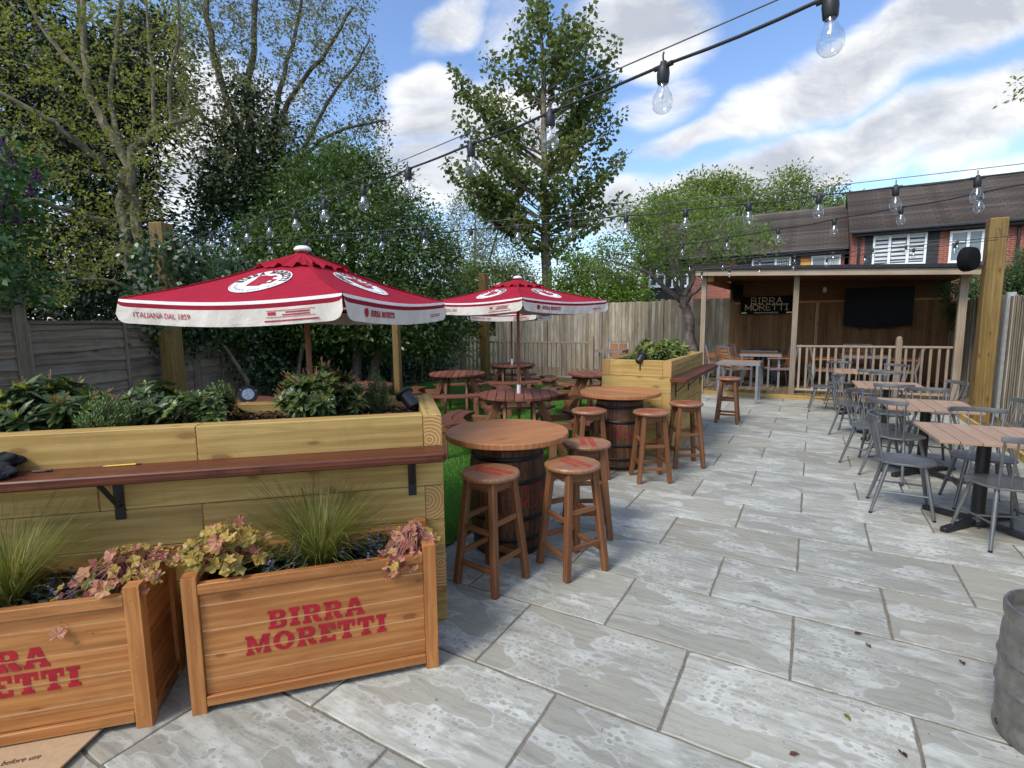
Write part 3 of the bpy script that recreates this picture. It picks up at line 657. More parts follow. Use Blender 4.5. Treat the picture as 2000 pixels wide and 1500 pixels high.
# ================================================================ bar stools
def bar_stool(label, loc, rz):
    t = thing('bar_stool', label, 'bar stool', loc, rz, 'wooden bar stools by the barrel tables and beds')
    m = MB(); m.lathe([(0, .69), (.176, .69), (.184, .696), (.186, .709), (.18, .719), (.170, .7225)], 40)
    n = 5; Rr = .170
    for k in range(n):
        x0, x1 = -Rr + k * 2 * Rr / n, -Rr + (k + 1) * 2 * Rr / n; poly = []
        for j in range(9): x = x0 + (x1 - x0) * j / 8; poly.append((x, -math.sqrt(max(Rr * Rr - x * x, 1e-8))))
        for j in range(9): x = x1 - (x1 - x0) * j / 8; poly.append((x, math.sqrt(max(Rr * Rr - x * x, 1e-8))))
        b = len(m.v); m.v += [(x, y, .7225) for x, y in poly]; o = random.random() * 30; r = random.random()
        m.face(range(b, b + len(poly)), [(y + o, x + o) for x, y in poly], r)
    m.build('seat', seatw, t)
    a, bt = .098, .158
    def lp(sx, sy, z): k = 1 - z / .69; q = a + (bt - a) * k; return Vector((sx * q, sy * q, z))
    for sx, sy in ((1, 1), (1, -1), (-1, 1), (-1, -1)):
        m = MB(); m.beam(lp(sx, sy, 0.0), lp(sx, sy, .689), .046, .046, up=(1, 0, 0)); m.build('leg', stoolw, t, bevel=.007)
    for ax in (0, 1):
        for s in (-1, 1):
            for z in ((.375, .145) if ax == 0 else (.43, .20)):
                p0, p1 = (lp(-1, s, z), lp(1, s, z)) if ax == 0 else (lp(s, -1, z), lp(s, 1, z))
                d = (p1 - p0).normalized() * .022; m = MB(); m.beam(p0 + d, p1 - d, .022, .034); m.build('stretcher', stoolw, t, bevel=.004)
            p0, p1 = (lp(-1, s, .655), lp(1, s, .655)) if ax == 0 else (lp(s, -1, .655), lp(s, 1, .655))
            d = (p1 - p0).normalized() * .022; m = MB(); m.beam(p0 + d, p1 - d, .02, .066); m.build('apron', stoolw, t)
    m2 = MB()
    for wds, y0 in (('BIRRA', .008), ('MORETTI', -.058)):
        V, T, wd = slab(wds, .044, sx=1.0); m2.tris([(p[0] - wd / 2, p[1] + y0, .7240) for p in V], T)
    m2.build('lettering', redworn, t)
    return t
st0 = bar_stool('bar stool nearest the camera, in front of nearest barrel with red worn lettering', (-1.71, 2.67, 0), math.radians(172))
SG = 'wooden bar stools by the barrel tables and beds'
for loc, rz, lb in (((-1.335, 3.09), 150, 'bar stool with reddish lettered seat standing just right of nearest barrel table'),
                    ((-1.47, 3.68), 120, 'bar stool half hidden behind the stool on the right of nearest barrel'),
                    ((-2.0, 5.07), 40, 'bar stool in front left of the far barrel, beside the lawn'),
                    ((-1.40, 5.27), 32, 'bar stool in front right of the far barrel table'),
                    ((-1.20, 5.99), 30, 'bar stool under the ledge at near corner of shorter raised bed'),
                    ((-1.13, 8.86), 2, 'bar stool standing alone past the far end of the bed ledge')):
    dup(st0, (*loc, 0), math.radians(rz), lb, SG)
# ================================================================ round picnic tables
def picnic_table(label, loc, rz):
    t = thing('picnic_table', label, 'picnic table', loc, rz, 'round picnic tables on the lawn'); R = .5
    m = MB(); n = 9
    for k in range(n):
        x0, x1 = -R + k * 2 * R / n + .004, -R + (k + 1) * 2 * R / n - .004; poly = []
        for j in range(9): x = x0 + (x1 - x0) * j / 8; poly.append((x, -math.sqrt(max(R * R - x * x, 1e-4))))
        for j in range(9): x = x1 - (x1 - x0) * j / 8; poly.append((x, math.sqrt(max(R * R - x * x, 1e-4))))
        m.prism(poly, .715, .75, uvax=1)
    m.build('table_top', picnicw, t, bevel=.003)
    for k in range(4):
        a = k * PI / 2; M = rotz(a)
        m = MB()
        for r0, r1 in ((.70, .835), (.845, .98)):
            poly = []
            for j in range(11): th = math.radians(-33 + 6.6 * j); poly.append((r1 * math.cos(th), r1 * math.sin(th)))
            for j in range(11): th = math.radians(33 - 6.6 * j); poly.append((r0 * math.cos(th), r0 * math.sin(th)))
            m.prism(poly, .425, .46, uvax=1, M=M)
        bench = m.build('bench', picnicw, t, bevel=.003)
        for s in (-1, 1):
            m = MB(); p0 = M @ Vector((.22, s * .17, .714)); p1 = M @ Vector((.56, s * .19, 0)); m.beam(p0, p1, .035, .09); m.build('leg', picniclegw, t, bevel=.003)
            m = MB(); m.beam(M @ Vector((.91, s * .36, .424)), M @ Vector((.91, s * .36, 0)), .035, .08); m.build('bench_leg', picniclegw, t, bevel=.003)
            m = MB(); m.beam(M @ Vector((.30, s * .225, .38)), M @ Vector((.95, s * .38, .38)), .032, .085); m.build('bearer', picniclegw, t, bevel=.003)
        m = MB(); m.beam(M @ Vector((.02, 0, .68)), M @ Vector((.44, 0, .68)), .05, .065); m.build('top_bearer', picniclegw, t)
    return t
PG = 'round picnic tables on the lawn'
pt0 = picnic_table('round picnic table with parasol pole through it, just behind nearest barrel', (-3.18, 5.66, 0), math.radians(30))
for (px, py), rz, lb in (((893, 728), 32, 'round picnic table without parasol beside the dark ivy hedge'), ((1000, 711), 28, 'furthest round picnic table, against the grey deck railing'),
                         ((1166, 728), 36, 'round picnic table partly hidden by the shorter raised bed'), ((699, 752), 30, 'round picnic table mostly hidden behind foreground bed, only its right rim showing'),
                         ((455, 785), 20, 'round picnic table almost wholly hidden behind the foreground bed spotlight')):
    g = gz(px, py, .75); dup(pt0, (g[0], g[1], 0), math.radians(rz), lb, PG)
# ================================================================ parasols
def parasol(label, loc, yaw, zc, za, R=1.02, seed=1):
    rs = random.Random(seed); t = thing('parasol', label, 'parasol', loc, 0, 'red and cream branded parasols')
    C = [Vector((R * math.cos(yaw + k * PI / 2), R * math.sin(yaw + k * PI / 2), zc)) for k in range(4)]; A = Vector((0, 0, za))
    def P(k, s, tt, off=0.0):
        a, b = C[k], C[(k + 1) % 4]; p = (a * (1 - s) + b * s) * (1 - tt) + A * tt
        n = (b - a).cross(A - a).normalized()
        sag = .022 * math.sin(PI * s) * (1 - tt) + .03 * math.sin(PI * tt) * (1 - .35 * math.sin(PI * s))
        return p - n * sag + n * off - Vector((0, 0, .012 * math.sin(PI * s) * (1 - tt) ** 3))
    m = MB()
    for k in range(4): m.grid(lambda u, v, k=k: P(k, u, v * .985), 18, 16, mi=0)
    can = m.build('canopy', canvas, t, smooth='auto')
    for k in range(4):                                              # valance: trim, dark band, cream flap
        m = MB(); ph = rs.random() * 9; a, b = C[k], C[(k + 1) % 4]; n = (b - a).cross(A - a); n.z = 0; n.normalize(); e = (b - a).normalized()
        hs = [0, .009, .018, .043, .062, .082, .102, .122, .136]
        def V(s, j, off=0.0, ph=ph, n=n, k=k, e=e):
            x = s * 1.44; h = hs[j] if isinstance(j, int) else j
            edge = min(s, 1 - s) / .05; rr = 1 - (1 - min(1, edge)) ** 2
            lo = .62 + .38 * math.sqrt(max(rr, 0)); hh = h * lo
            wv = (math.sin(x * 11 + ph) * .5 + math.sin(x * 23.7 + ph * 2.1) * .3 + math.sin(x * 47 + ph * .7 + h * 30) * .22) * .014 * (h / .136) ** 1.2
            flare = .03 * (h / .136) * (1 - min(1, edge * .55))
            return P(k, s, 0) + n * (.003 + wv + off + flare * .6) - e * (flare if s > .5 else -flare) * -.35 - Vector((0, 0, hh))
        m.grid(lambda u, v: V(u, int(round(v * 8))), 90, 8, mif=lambda i, j: 0 if j < 2 else (1 if j < 3 else 2))
        va = m.build('valance', [trimw, canvas_d, cream], t, smooth=True)
        lab = MB()
        def txt(V2, T2, x0, h0, sl=1):
            V3, T3 = sliced(V2, T2, [i * .02 for i in range(1, 40)], 0)
            lab.tris([V((x0 + p[0]) / 1.4425, h0 - p[1], .0035) for p in V3], T3)
        if k % 2:
            V2, T2, wd = sans('ITALIANA DAL 1859', .044); txt(V2, T2, .10, .098)
            for x0, y0, ww, hh in ((.98, .070, .30, .003), (.98, .104, .30, .003), (1.10, .079, .15, .006), (1.08, .092, .17, .006), (.99, .078, .05, .016), (.97, .122, .33, .007)):
                txt([(0, 0), (ww, 0), (ww, hh), (0, hh)], [(0, 1, 2), (0, 2, 3)], x0, y0 + hh - .012)
        else:
            V2, T2, wd = slab('BIRRA MORETTI', .036, sx=.66); txt(V2, T2, .30, .098)
            b0 = len(lab.v); lab.v += [tuple(V((.24 + .026 * math.cos(2 * PI * i / 16)) / 1.4425, .080 - .026 * math.sin(2 * PI * i / 16), .0035)) for i in range(16)]; lab.face(range(b0, b0 + 16))
            for i in range(2): txt([(0, 0), (.17, 0), (.17, .005), (0, .005)], [(0, 1, 2), (0, 2, 3)], 1.16, .085 + i * .012)
        lab.build('lettering', printred, va)
    for k in range(4):                                              # roundel on each panel
        a, b = C[k], C[(k + 1) % 4]; mid = (a + b) / 2; wl = (A - mid).length; L = (b - a).length; T0 = .40
        def Q(x, y, off, k=k, L=L, wl=wl):
            tt = T0 + y / wl; s = .5 + x / (L * (1 - tt)); return P(k, s, tt, off)
        m = MB(); R0 = .182
        def disc(r0, r1, off, mi, nr=6):
            for i in range(nr):
                q0, q1 = r0 + (r1 - r0) * i / nr, r0 + (r1 - r0) * (i + 1) / nr
                for j in range(48):
                    t0, t1 = 2 * PI * j / 48, 2 * PI * (j + 1) / 48
                    pts = [(q0 * math.cos(t0), q0 * math.sin(t0)), (q1 * math.cos(t0), q1 * math.sin(t0)), (q1 * math.cos(t1), q1 * math.sin(t1)), (q0 * math.cos(t1), q0 * math.sin(t1))]
                    if q0 == 0: pts = pts[1:] if True else pts
                    if q0 == 0: pts = [(0, 0), pts[0], pts[1]]
                    m.quad([Q(x, y, off) for x, y in pts], mi=mi)
        disc(0, R0, .006, 0)
        disc(R0 * .945, R0 * .96, .0085, 2, 1)
        def arc(word, rad, size, top, fnt):
            tot = 0; items = []
            for ch in word:
                if ch == ' ': tot += size * .5; continue
                if fnt == 'slab': w_, v_, t_ = GC[ch]; v_ = [(p[0] * size * .72, p[1] * size) for p in v_]; w_ *= size * .72
                else: v_, t_, w_ = sans(ch, size)
                items.append((tot, w_, v_, t_)); tot += w_ + size * .13
            for x, w_, v_, t_ in items:
                ang = (x + w_ / 2 - tot / 2) / rad
                th = PI / 2 - ang if top else -PI / 2 + ang
                for_v = []
                for p in v_:
                    dx, dy = p[0] - w_ / 2, p[1] - size * .35
                    if top: rx, ry = (rad + dy) * math.cos(th) + dx * math.sin(th), (rad + dy) * math.sin(th) - dx * math.cos(th)
                    else: rx, ry = (rad - dy) * math.cos(th) - dx * math.sin(th), (rad - dy) * math.sin(th) + dx * math.cos(th)
                    for_v.append(Q(rx, ry, .0085))
                m.tris(for_v, t_, mi=2)
        arc('BIRRA MORETTI', R0 * .76, R0 * .27, True, 'slab'); arc('ITALIANA DAL 1859', R0 * .80, R0 * .19, False, 'sans')
        # plain red central device (a generic tankard shape)
        dv = [(-.30, -.42), (.22, -.42), (.28, .30), (-.36, .30)]; hd = [(.25, -.26), (.50, -.2), (.54, .14), (.28, .18), (.275, .06), (.42, .04), (.40, -.1), (.26, -.14)]
        fo = [(-.40, .33), (.32, .33), (.36, .44), (.22, .52), (.02, .48), (-.16, .55), (-.38, .48)]
        for poly in (dv, hd, fo):
            tt_ = tessellate_polygon([[Vector((x, y, 0)) for x, y in poly]]); m.tris([Q(x * R0, y * R0, .0085) for x, y in poly], tt_, mi=1)
        m.build('roundel', [trimw, redpaint, printdark], can)
    m = MB()                                                        # vent flap over the apex
    for k in range(4):
        def VF(u, v, k=k):
            tt = .70 + .27 * v; p = P(k, u, tt); ruff = (1 - v) * (.016 * math.sin(u * 19 + k * 2) + .01 * math.sin(u * 41 + k))
            return p + Vector((0, 0, .016 + ruff * .8)) + Vector((p.x, p.y, 0)) * .03 * (1 - v)
        m.grid(VF, 26, 6)
    m.build('vent_flap', canvas, t, smooth='auto')
    m = MB()
    for k in range(4): m.tube([P(k, 0, v / 12, .003) for v in range(12)], .0045, 6, r=.5)
    m.build('seam', canvas_d, can)
    m = MB(); m.lathe([(.012, za + .012), (.054, za + .016), (.057, za + .028), (.042, za + .044), (.02, za + .050), (0, za + .052)], 20); m.build('finial', white, t, smooth=True)
    m = MB(); m.tube([(0, 0, 0), (0, 0, za - .01)], .019, 12); m.build('pole', picniclegw, t, smooth='auto')
    m = MB(); m.tube([(0, 0, .74), (0, 0, .86)], .0235, 12); m.build('sleeve', white, t, smooth='auto')
    m = MB(); m.lathe([(.02, za - .34), (.05, za - .34), (.05, za - .29), (.02, za - .29)], 12); m.build('hub', blackm, t)
    for k in range(4):
        for p1 in (C[k], (C[k] + C[(k + 1) % 4]) / 2):
            m = MB(); e = p1 * .985 + Vector((0, 0, -.045)); m.beam((0, 0, za - .07), e, .014, .022); q_ = Vector((0, 0, za - .07)).lerp(e, .5)
            rb = m.build('rib', picniclegw, t); m = MB(); m.beam((0, 0, za - .315), q_ + Vector((0, 0, -.02)), .011, .018); m.build('strut', picniclegw, rb)
    m = MB(); m.lathe([(0, 0), (.20, 0), (.21, .02), (.2, .05), (.05, .07), (.03, .12), (.024, .12)], 24); m.build('base', blackm, t)
    # closing strap
    m = MB(); k = 1; pts = [P(k, .06, .55, .01), P(k, .13, .42, .02), P(k, .2, .3, .018), P(k, .26, .2, .02)]; m.tube(pts, .008, 6); m.build('strap', canvas_d, t)
    return t
view_az = math.atan2(RT[1, 2], RT[0, 2])
def yaw_for(phi): return view_az + PI + phi                         # corner turned phi from pointing at the viewer
u1 = at(600, 640, 3.55); parasol('large red parasol in front left, one corner lower, over the foreground bed', (u1[0], u1[1], 0), yaw_for(math.radians(31.3)), 1.805, 2.12, 1.02, 1)
parasol('smaller looking red parasol in the middle, standing in a round picnic table', (-3.18, 5.66, 0), yaw_for(math.radians(1.7)), 1.895, 2.155, 1.10, 2)
g = gz(1000, 711, .75); parasol('red parasol hidden behind the middle one with only its pole showing', (g[0], g[1], 0), yaw_for(.5), 1.82, 2.15, 1.0, 3)
# ================================================================ spindle chairs and slatted pedestal tables
def spindle_chair(label, loc, rz):
    t = thing('spindle_chair', label, 'chair', loc, rz, 'grey metal spindle back chairs'); n = 28; poly = []
    for k in range(n):
        th = 2 * PI * k / n; c, s = math.cos(th), math.sin(th); e = .72
        poly.append((.215 * math.copysign(abs(c) ** e, c) * (1 + .05 * s), .21 * math.copysign(abs(s) ** e, s)))
    m = MB(); b = 0
    lv = [(.93, .432), (1.0, .438), (1.0, .446), (.965, .452), (.6, .447), (.25, .443)]
    for k_, z in lv:
        for x, y in poly: m.v.append((x * k_, y * k_, z))
    for i in range(len(lv) - 1):
        for k in range(n): m.face((i * n + k, i * n + (k + 1) % n, (i + 1) * n + (k + 1) % n, (i + 1) * n + k))
    m.face([(len(lv) - 1) * n + k for k in range(n)]); m.face([k for k in reversed(range(n))])
    m.build('seat', greym, t, smooth='auto')
    def lp(sx, sy, z): k = 1 - z / .432; return Vector((sx * (.135 + .075 * k), (sy * (.125 + .075 * k)) - (.03 * k if sy < 0 else 0), z))
    for sx, sy in ((1, 1), (1, -1), (-1, 1), (-1, -1)):
        m = MB(); m.tube([lp(sx, sy, .434), lp(sx, sy, .25), lp(sx, sy, .012)], [.0165, .0155, .0115], 10); lg = m.build('leg', greym, t, smooth='auto')
        m = MB(); m.tube([lp(sx, sy, .014), lp(sx, sy, 0.0)], .0125, 8); m.build('foot_cap', rubber, lg)
    for sx in (1, -1):
        m = MB(); m.tube([lp(sx, 1, .19), lp(sx, -1, .19)], .0075, 8); m.build('side_stretcher', greym, t, smooth='auto')
    m = MB(); p0, p1 = (lp(-1, 1, .19) + lp(-1, -1, .19)) / 2, (lp(1, 1, .19) + lp(1, -1, .19)) / 2; m.tube([p0, p1], .0075, 8); m.build('cross_stretcher', greym, t, smooth='auto')
    def rail(u): a = (u - .5) * 2; return Vector((.205 * math.sin(a * 1.15) / math.sin(1.15), -.285 + .06 * (1 - math.cos(a * 1.15)) / (1 - math.cos(1.15)) * 1.1, .80))
    m = MB(); N_ = 14
    for i in range(N_ + 1):
        p = rail(i / N_); q = rail(min(1, i / N_ + .01)) - rail(max(0, i / N_ - .01)); q.normalize(); nn = Vector((-q.y, q.x, 0)); hh = .022 if 0 < i < N_ else .016
        for dx, dz in ((-.009, -hh), (.009, -hh), (.010, 0), (.009, hh), (-.009, hh), (-.010, 0)): m.v.append(tuple(p + nn * dx + Vector((0, 0, .012 + dz))))
    for i in range(N_):
        for k in range(6): m.face((i * 6 + k, i * 6 + (k + 1) % 6, (i + 1) * 6 + (k + 1) % 6, (i + 1) * 6 + k))
    m.face([5, 4, 3, 2, 1, 0]); m.face([N_ * 6 + k for k in range(6)])
    m.build('top_rail', greym, t, bevel=.003)
    for i in range(6):
        u = .06 + .88 * i / 5; p1 = rail(u); a = (i - 2.5) / 2.5; p0 = Vector((a * .155, -.165 - .025 * (1 - a * a), .446))
        m = MB(); m.tube([p0, (p0 + p1) / 2, p1], [.0062, .0075, .0062] if 0 < i < 5 else [.0085, .0095, .008], 7); m.build('spindle', greym, t, smooth='auto')
    return t
CG = 'grey metal spindle back chairs'
def face(dx, dy): return math.atan2(dy, dx) - PI / 2
chairs = [
 ((.73, 5.40), (1, -.03), 'whole grey spindle chair at left of nearest slatted table, beside the open paving'),
 ((1.27, 4.97), (-.34, .92), 'grey spindle chair at lower right, back to us, cut by right edge'),
 ((.80, 6.50), (.60, .80), 'grey spindle chair turned with its curved back to us, just behind the nearest left chair'),
 ((.64, 6.97), (.87, -.5), 'grey spindle chair at left of second slatted table, seen from its side'),
 ((.55, 8.66), (.95, -.3), 'grey spindle chair at left of third slatted table'),
 ((.22, 10.68), (1, .02), 'grey spindle chair furthest left, by the furthest slatted table and railing'),
 ((.47, 11.36), (.05, -1), 'grey spindle chair against the railing behind the furthest slatted table'),
 ((1.17, 11.02), (-.55, -.83), 'grey spindle chair at right of furthest slatted table near the newel post'),
 ((.97, 9.36), (.0, -1), 'grey spindle chair behind the third slatted table, facing us'),
 ((.86, 10.12), (.05, 1), 'grey spindle chair in front of furthest slatted table, back to us'),
 ((.90, 8.07), (.03, 1), 'grey spindle chair in front of third slatted table, back to us'),
 ((1.18, 7.32), (.05, -1), 'grey spindle chair behind second slatted table, facing us'),
 ((1.32, 5.83), (.06, -1), 'grey spindle chair behind the nearest slatted table, facing us with bright top rail'),
 ((1.40, 8.40), (-.93, -.37), 'grey spindle chair right of third table, back against the fence'),
 ((1.56, 6.82), (-1, -.1), 'grey spindle chair right of second table, back towards gravel strip and fence')]
ch0 = None
for (x, y), (dx, dy), lb in chairs:
    if ch0 is None: ch0 = spindle_chair(lb, (x, y, 0), face(dx, dy))
    else: dup(ch0, (x, y, 0), face(dx, dy), lb, CG)
def pedestal_table(label, loc, rz):
    t = thing('slatted_table', label, 'table', loc, rz, 'slatted pedestal tables on the paving'); W_, D_ = .76, .80
    for k in range(6):
        w_ = W_ / 6; m = MB(); m.box((-W_ / 2 + w_ * (k + .5), 0, .728), (w_ - .006, D_, .022), grain=1); m.build('top_slat', slatw, t, bevel=.002)
    m = MB(); m.box((0, .22, .7105), (.66, .04, .013)); m.box((0, -.22, .7105), (.66, .04, .013)); m.box((0, 0, .7095), (.3, .3, .015)); m.build('under_frame', blackm, t)
    m = MB(); m.tube([(0, 0, .03), (0, 0, .70)], .045, 16); m.build('pedestal', blackm, t, smooth='auto')
    m = MB()
    for k in range(4):
        a = PI / 4 + k * PI / 2; d = Vector((math.cos(a), math.sin(a), 0)); m.beam(d * .02 + Vector((0, 0, .05)), d * .37 + Vector((0, 0, .022)), .06, .03)
        m.tube([d * .37, d * .37 + Vector((0, 0, .036))], .032, 10)
    m.lathe([(0, .085), (.05, .085), (.075, .05), (.075, .02)], 16); m.build('foot_base', blackm, t, bevel=.004)
    return t
tb0 = pedestal_table('nearest slatted pedestal table at right edge', (1.20, 5.27, 0), math.radians(4))
for (x, y), rz, lb in (((1.06, 6.80), 2, 'second slatted pedestal table from the camera'), ((.91, 8.60), 2, 'third slatted pedestal table from the camera'), ((.73, 10.66), 0, 'furthest slatted pedestal table, near the railing')):
    dup(tb0, (x, y, 0), math.radians(rz), lb, 'slatted pedestal tables on the paving')
# ================================================================ fences, posts
def closeboard(name, label, p0, p1, z0, h, mats, postm, bay=2.85, face_=1, bw=.105, posts=True, cut=0.0):
    p0 = Vector((*p0, 0)); p1 = Vector((*p1, 0)); L = (p1 - p0).length; d = (p1 - p0).normalized(); nrm = Vector((d.y, -d.x, 0)) * face_
    t = thing(name, label, 'fence', p0, math.atan2(d.y, d.x)); ly = face_ * -1
    nb = max(1, round(L / bay)); bl = L / nb
    for k in range(nb):
        m = MB(); x = k * bl + (.06 if posts else 0); xe = (k + 1) * bl - (.06 if posts else 0); hh = h + wob(.02); i = 0
        while x < xe - .02:
            w_ = min(bw + wob(.008), xe - x); dh = wob(.012); b = Vector((x + w_ / 2, ly * (.0 + .006 * (i % 2)), z0 + (hh + dh) / 2))
            m.box(b, (w_ + .012, .014, hh + dh), Matrix.Rotation(math.radians(5.5) * ly, 3, 'Z'), grain=2); x += w_ - .004; i += 1
        m.build('panel', mats, t)
        m = MB()
        for zz in (z0 + .3, z0 + h * .5, z0 + h - .25): m.box(((k + .5) * bl, -ly * .035, zz), (bl - .13, .04, .07))
        m.build('arris_rail', mats, t)
    if posts:
        for k in range(nb + 1):
            m = MB(); m.box((k * bl, -ly * .012, z0 + h / 2 + .02), (.10, .11, h + .06), grain=2); m.build('fence_post', postm, t, bevel=.006)
    return t
closeboard('closeboard_fence', 'tall weathered vertical board fence with concrete posts along right side', (2.68, 17.0), (2.68, -.4), -.03, 2.0, greyw, concrete, bay=2.9, face_=1)
closeboard('closeboard_fence', 'tall grey vertical board fence along the back behind deck, left of the shelter', (-9.6, 15.6), (-1.98, 15.6), 0, 2.2, greyw, greyw, bay=1.9, face_=1)
def lap_fence(label, pts, hs):
    t = thing('lap_fence', label, 'fence', (0, 0, 0))
    for (a, b), h in zip(zip(pts[:-1], pts[1:]), hs):
        a = Vector((*a, 0)); b = Vector((*b, 0)); d = (b - a).normalized(); L = (b - a).length; nrm = Vector((-d.y, d.x, 0))
        if nrm.dot(Vector((1, -.6, 0))) < 0: nrm = -nrm
        m = MB(); z = .05; i = 0
        while z < h - .04:
            bh = .135 + wob(.02); ph = random.random() * 9; r = random.random(); o = random.random() * 30
            def fn(u, v, z=z, bh=bh, ph=ph):
                lo = z - .02 + .009 * math.sin(u * 9 + ph) + .005 * math.sin(u * 23 + ph * 3); hi = min(z + bh + .02, h - .01)
                return a + d * (.05 + (L - .1) * u) + nrm * (.030 - .026 * v) + Vector((0, 0, lo + (hi - lo) * v))
            m.grid(fn, 22, 1, uvf=lambda u, v, o=o: (o + u * L, o + v * .15), r=r)
            def fn2(u, v, fn=fn): p = fn(u, 0); return p - nrm * (.022 * v)
            m.grid(fn2, 22, 1, uvf=lambda u, v, o=o: (o + u * L, o + v * .01), r=r); z += bh
        m.build('panel', lapw, t)
        for f in (.025, .5, .975):
            m = MB(); c = a + d * (L * f) + nrm * .036; m.box((c.x, c.y, h / 2), (.04, .022, h - .03), rotz(math.atan2(d.y, d.x)), grain=2); m.build('batten', lapw, t)
        m = MB(); m.beam(a + d * .03 + Vector((0, 0, h)) + nrm * .012, b - d * .03 + Vector((0, 0, h)) + nrm * .012, .06, .035); m.build('capping', lapw, t)
    for p, h in zip(pts, [hs[0]] + [max(x, y) for x, y in zip(hs[:-1], hs[1:])] + [hs[-1]]):
        m = MB(); hh = h + (.28 if p == pts[1] else .06); m.box((p[0], p[1], hh / 2), (.12, .12, hh), rotz(math.radians(-62)), grain=2); m.build('fence_post', lapw, t, bevel=.004)
    return t
lap_fence('weathered horizontal lap panel fence along the left side', [(-6.25, .25), (-7.2, 2.14), (-8.4, 4.56), (-9.0, 5.7), (-9.5, 7.0), (-9.9, 8.5), (-10.2, 10.4), (-10.3, 12.4), (-10.2, 14.2)], [1.86, 1.70, 1.73, 1.75, 1.75, 1.75, 1.75, 1.75])
def square_post(label, x, y, h, w, rz, extra=None):
    t = thing('timber_post', label, 'post', (x, y, 0), rz, 'square timber posts carrying the string lights')
    m = MB(); m.box((0, 0, h / 2), (w, w, h), mi=0, mi_end=1); m.build('post', [postwood, pine_end], t, bevel=.006)
    m = MB(); m.tube([(0, -w / 2 - .001, h - .16), (0, -w / 2 - .05, h - .16)], .006, 6); m.lathe([(.020, -.004), (.026, 0), (.020, .004), (.014, 0), (.020, -.004)], 14, c=(0, -w / 2 - .072, h - .16), M=Matrix.Rotation(PI / 2, 3, 'Y')); m.build('eye_bolt', alu, t)
    return t
lp_ = at(328, 600, 7.2); square_post('square timber post at left, rising behind the large parasol', lp_[0], lp_[1], 3.03, .2, math.radians(20))
square_post('tall square timber post at right in front of the fence, holding a black speaker', 2.30, 10.55, 3.09, .215, math.radians(2))
fp = at(945, 560, 14.0); square_post('distant timber post showing above the middle parasol beside the hedge', fp[0], fp[1], 2.93, .2, 0)
mp = at(774, 650, 8.0); square_post('thin timber post between the two parasols, in front of the ivy', mp[0], mp[1], 2.0, .1, .3)
# black speaker on the right post
t = thing('wall_speaker', 'round fronted black speaker fixed near top of right timber post', 'speaker', (2.30, 10.55, 0))
c = Vector(at(1893, 506, 7.75)) - Vector((2.30, 10.55, 0)); M = Matrix.Rotation(math.radians(232), 3, 'Z') @ Matrix.Rotation(PI / 2, 3, 'X')
m = MB(); m.lathe([(0, -.08), (.13, -.08), (.165, -.065), (.182, .0), (.185, .05), (.175, .07), (0, .075)], 28, c=c, M=M); m.build('housing', speakm, t, smooth='auto')
m = MB(); m.beam(c + Vector((.05, .02, -.05)), Vector((-.1, 0, c.z - .05)), .03, .05); m.build('bracket', alu, t)
# ================================================================ deck, railing, shelter
t = thing('timber_deck', 'long raised timber deck along the back of the garden', 'deck', (0, 12.0, 0))
m = MB(); x = -9.4
while x < 2.6: m.box((x + .07, 1.8, .107), (.136, 3.56, .026), grain=1); x += .143
m.build('deck_boards', deckw, t, bevel=.002)
m = MB(); m.box((-3.4, .012, .045), (12.0, .022, .088)); m.box((-3.4, .0, .048), (12.0, .002, .03)); m.build('deck_fascia', pine, t)
def railing(label, p0, p1, zb, zt, newels, step=.125, extra_top=0.0):
    p0 = Vector((*p0, 0)); p1 = Vector((*p1, 0)); d = (p1 - p0); L = d.length; d.normalize()
    t = thing('deck_railing', label, 'railing', p0, math.atan2(d.y, d.x))
    for nm, z, w_, h_ in (('top_rail', zt, .065, .04), ('bottom_rail', zb, .06, .04)):
        m = MB(); m.box((L / 2, 0, z), (L, w_, h_)); m.build(nm, railw, t, bevel=.004)
    n = int(L / step)
    for k in range(n):
        x = (k + .5) * L / n
        if any(abs(x - q) < .09 for q, _ in newels): continue
        m = MB(); m.box((x, 0, (zb + zt) / 2), (.038, .038, zt - zb - .03), grain=2); m.build('baluster', railw, t)
    for q, h in newels:
        m = MB(); w_ = .095; m.box((q, 0, h / 2), (w_, w_, h), grain=2); m.lathe([(.0475, h), (.05, h + .015), (.04, h + .05), (.02, h + .065), (0, h + .068)], 14, c=(q, 0, 0)); m.build('newel_post', railw, t, bevel=.004)
    return t
nx = at(1776, 700, 9.75)
railing('timber railing with pale balusters closing the right bay of the shelter', (-.28, 12.09), (2.22, 12.25), .20, 1.085, [(1.70, 1.22)])
railing('grey timber railing at the left part of deck behind the picnic tables', (-8.6, 12.1), (-4.72, 12.18), .22, 1.10, [(.05, 1.2), (3.86, 1.22)], step=.13)
t = thing('garden_shelter', 'open timber shelter on deck with flat black edged roof', 'shelter', (0, 12.0, 0))
YF, YB = -.25, 3.42; XL, XR = -2.24, 2.62; ZL, ZR = 2.575, 2.345
zr = lambda x: ZL + (ZR - ZL) * (x - XL) / (XR - XL)
sl_ = math.atan2(ZR - ZL, XR - XL); MR = Matrix.Rotation(-sl_, 3, 'Y')
def rbox(m, x0, x1, y0, y1, dz0, dz1, **k):
    xm = (x0 + x1) / 2; m.box((xm, (y0 + y1) / 2, zr(xm) + (dz0 + dz1) / 2), (x1 - x0, y1 - y0, dz1 - dz0), MR, **k)
m = MB(); rbox(m, XL - .04, XR + .04, YF - .04, YB + .06, .115, .19, grain=0); roof = m.build('roof', plain('roof_felt', (.018, .019, .022), .7, 0, .3, 20, .3), t, bevel=.01)
m = MB(); rbox(m, XL, XR, YF, YF + .03, .0, .113); m.build('fascia', railw, roof)
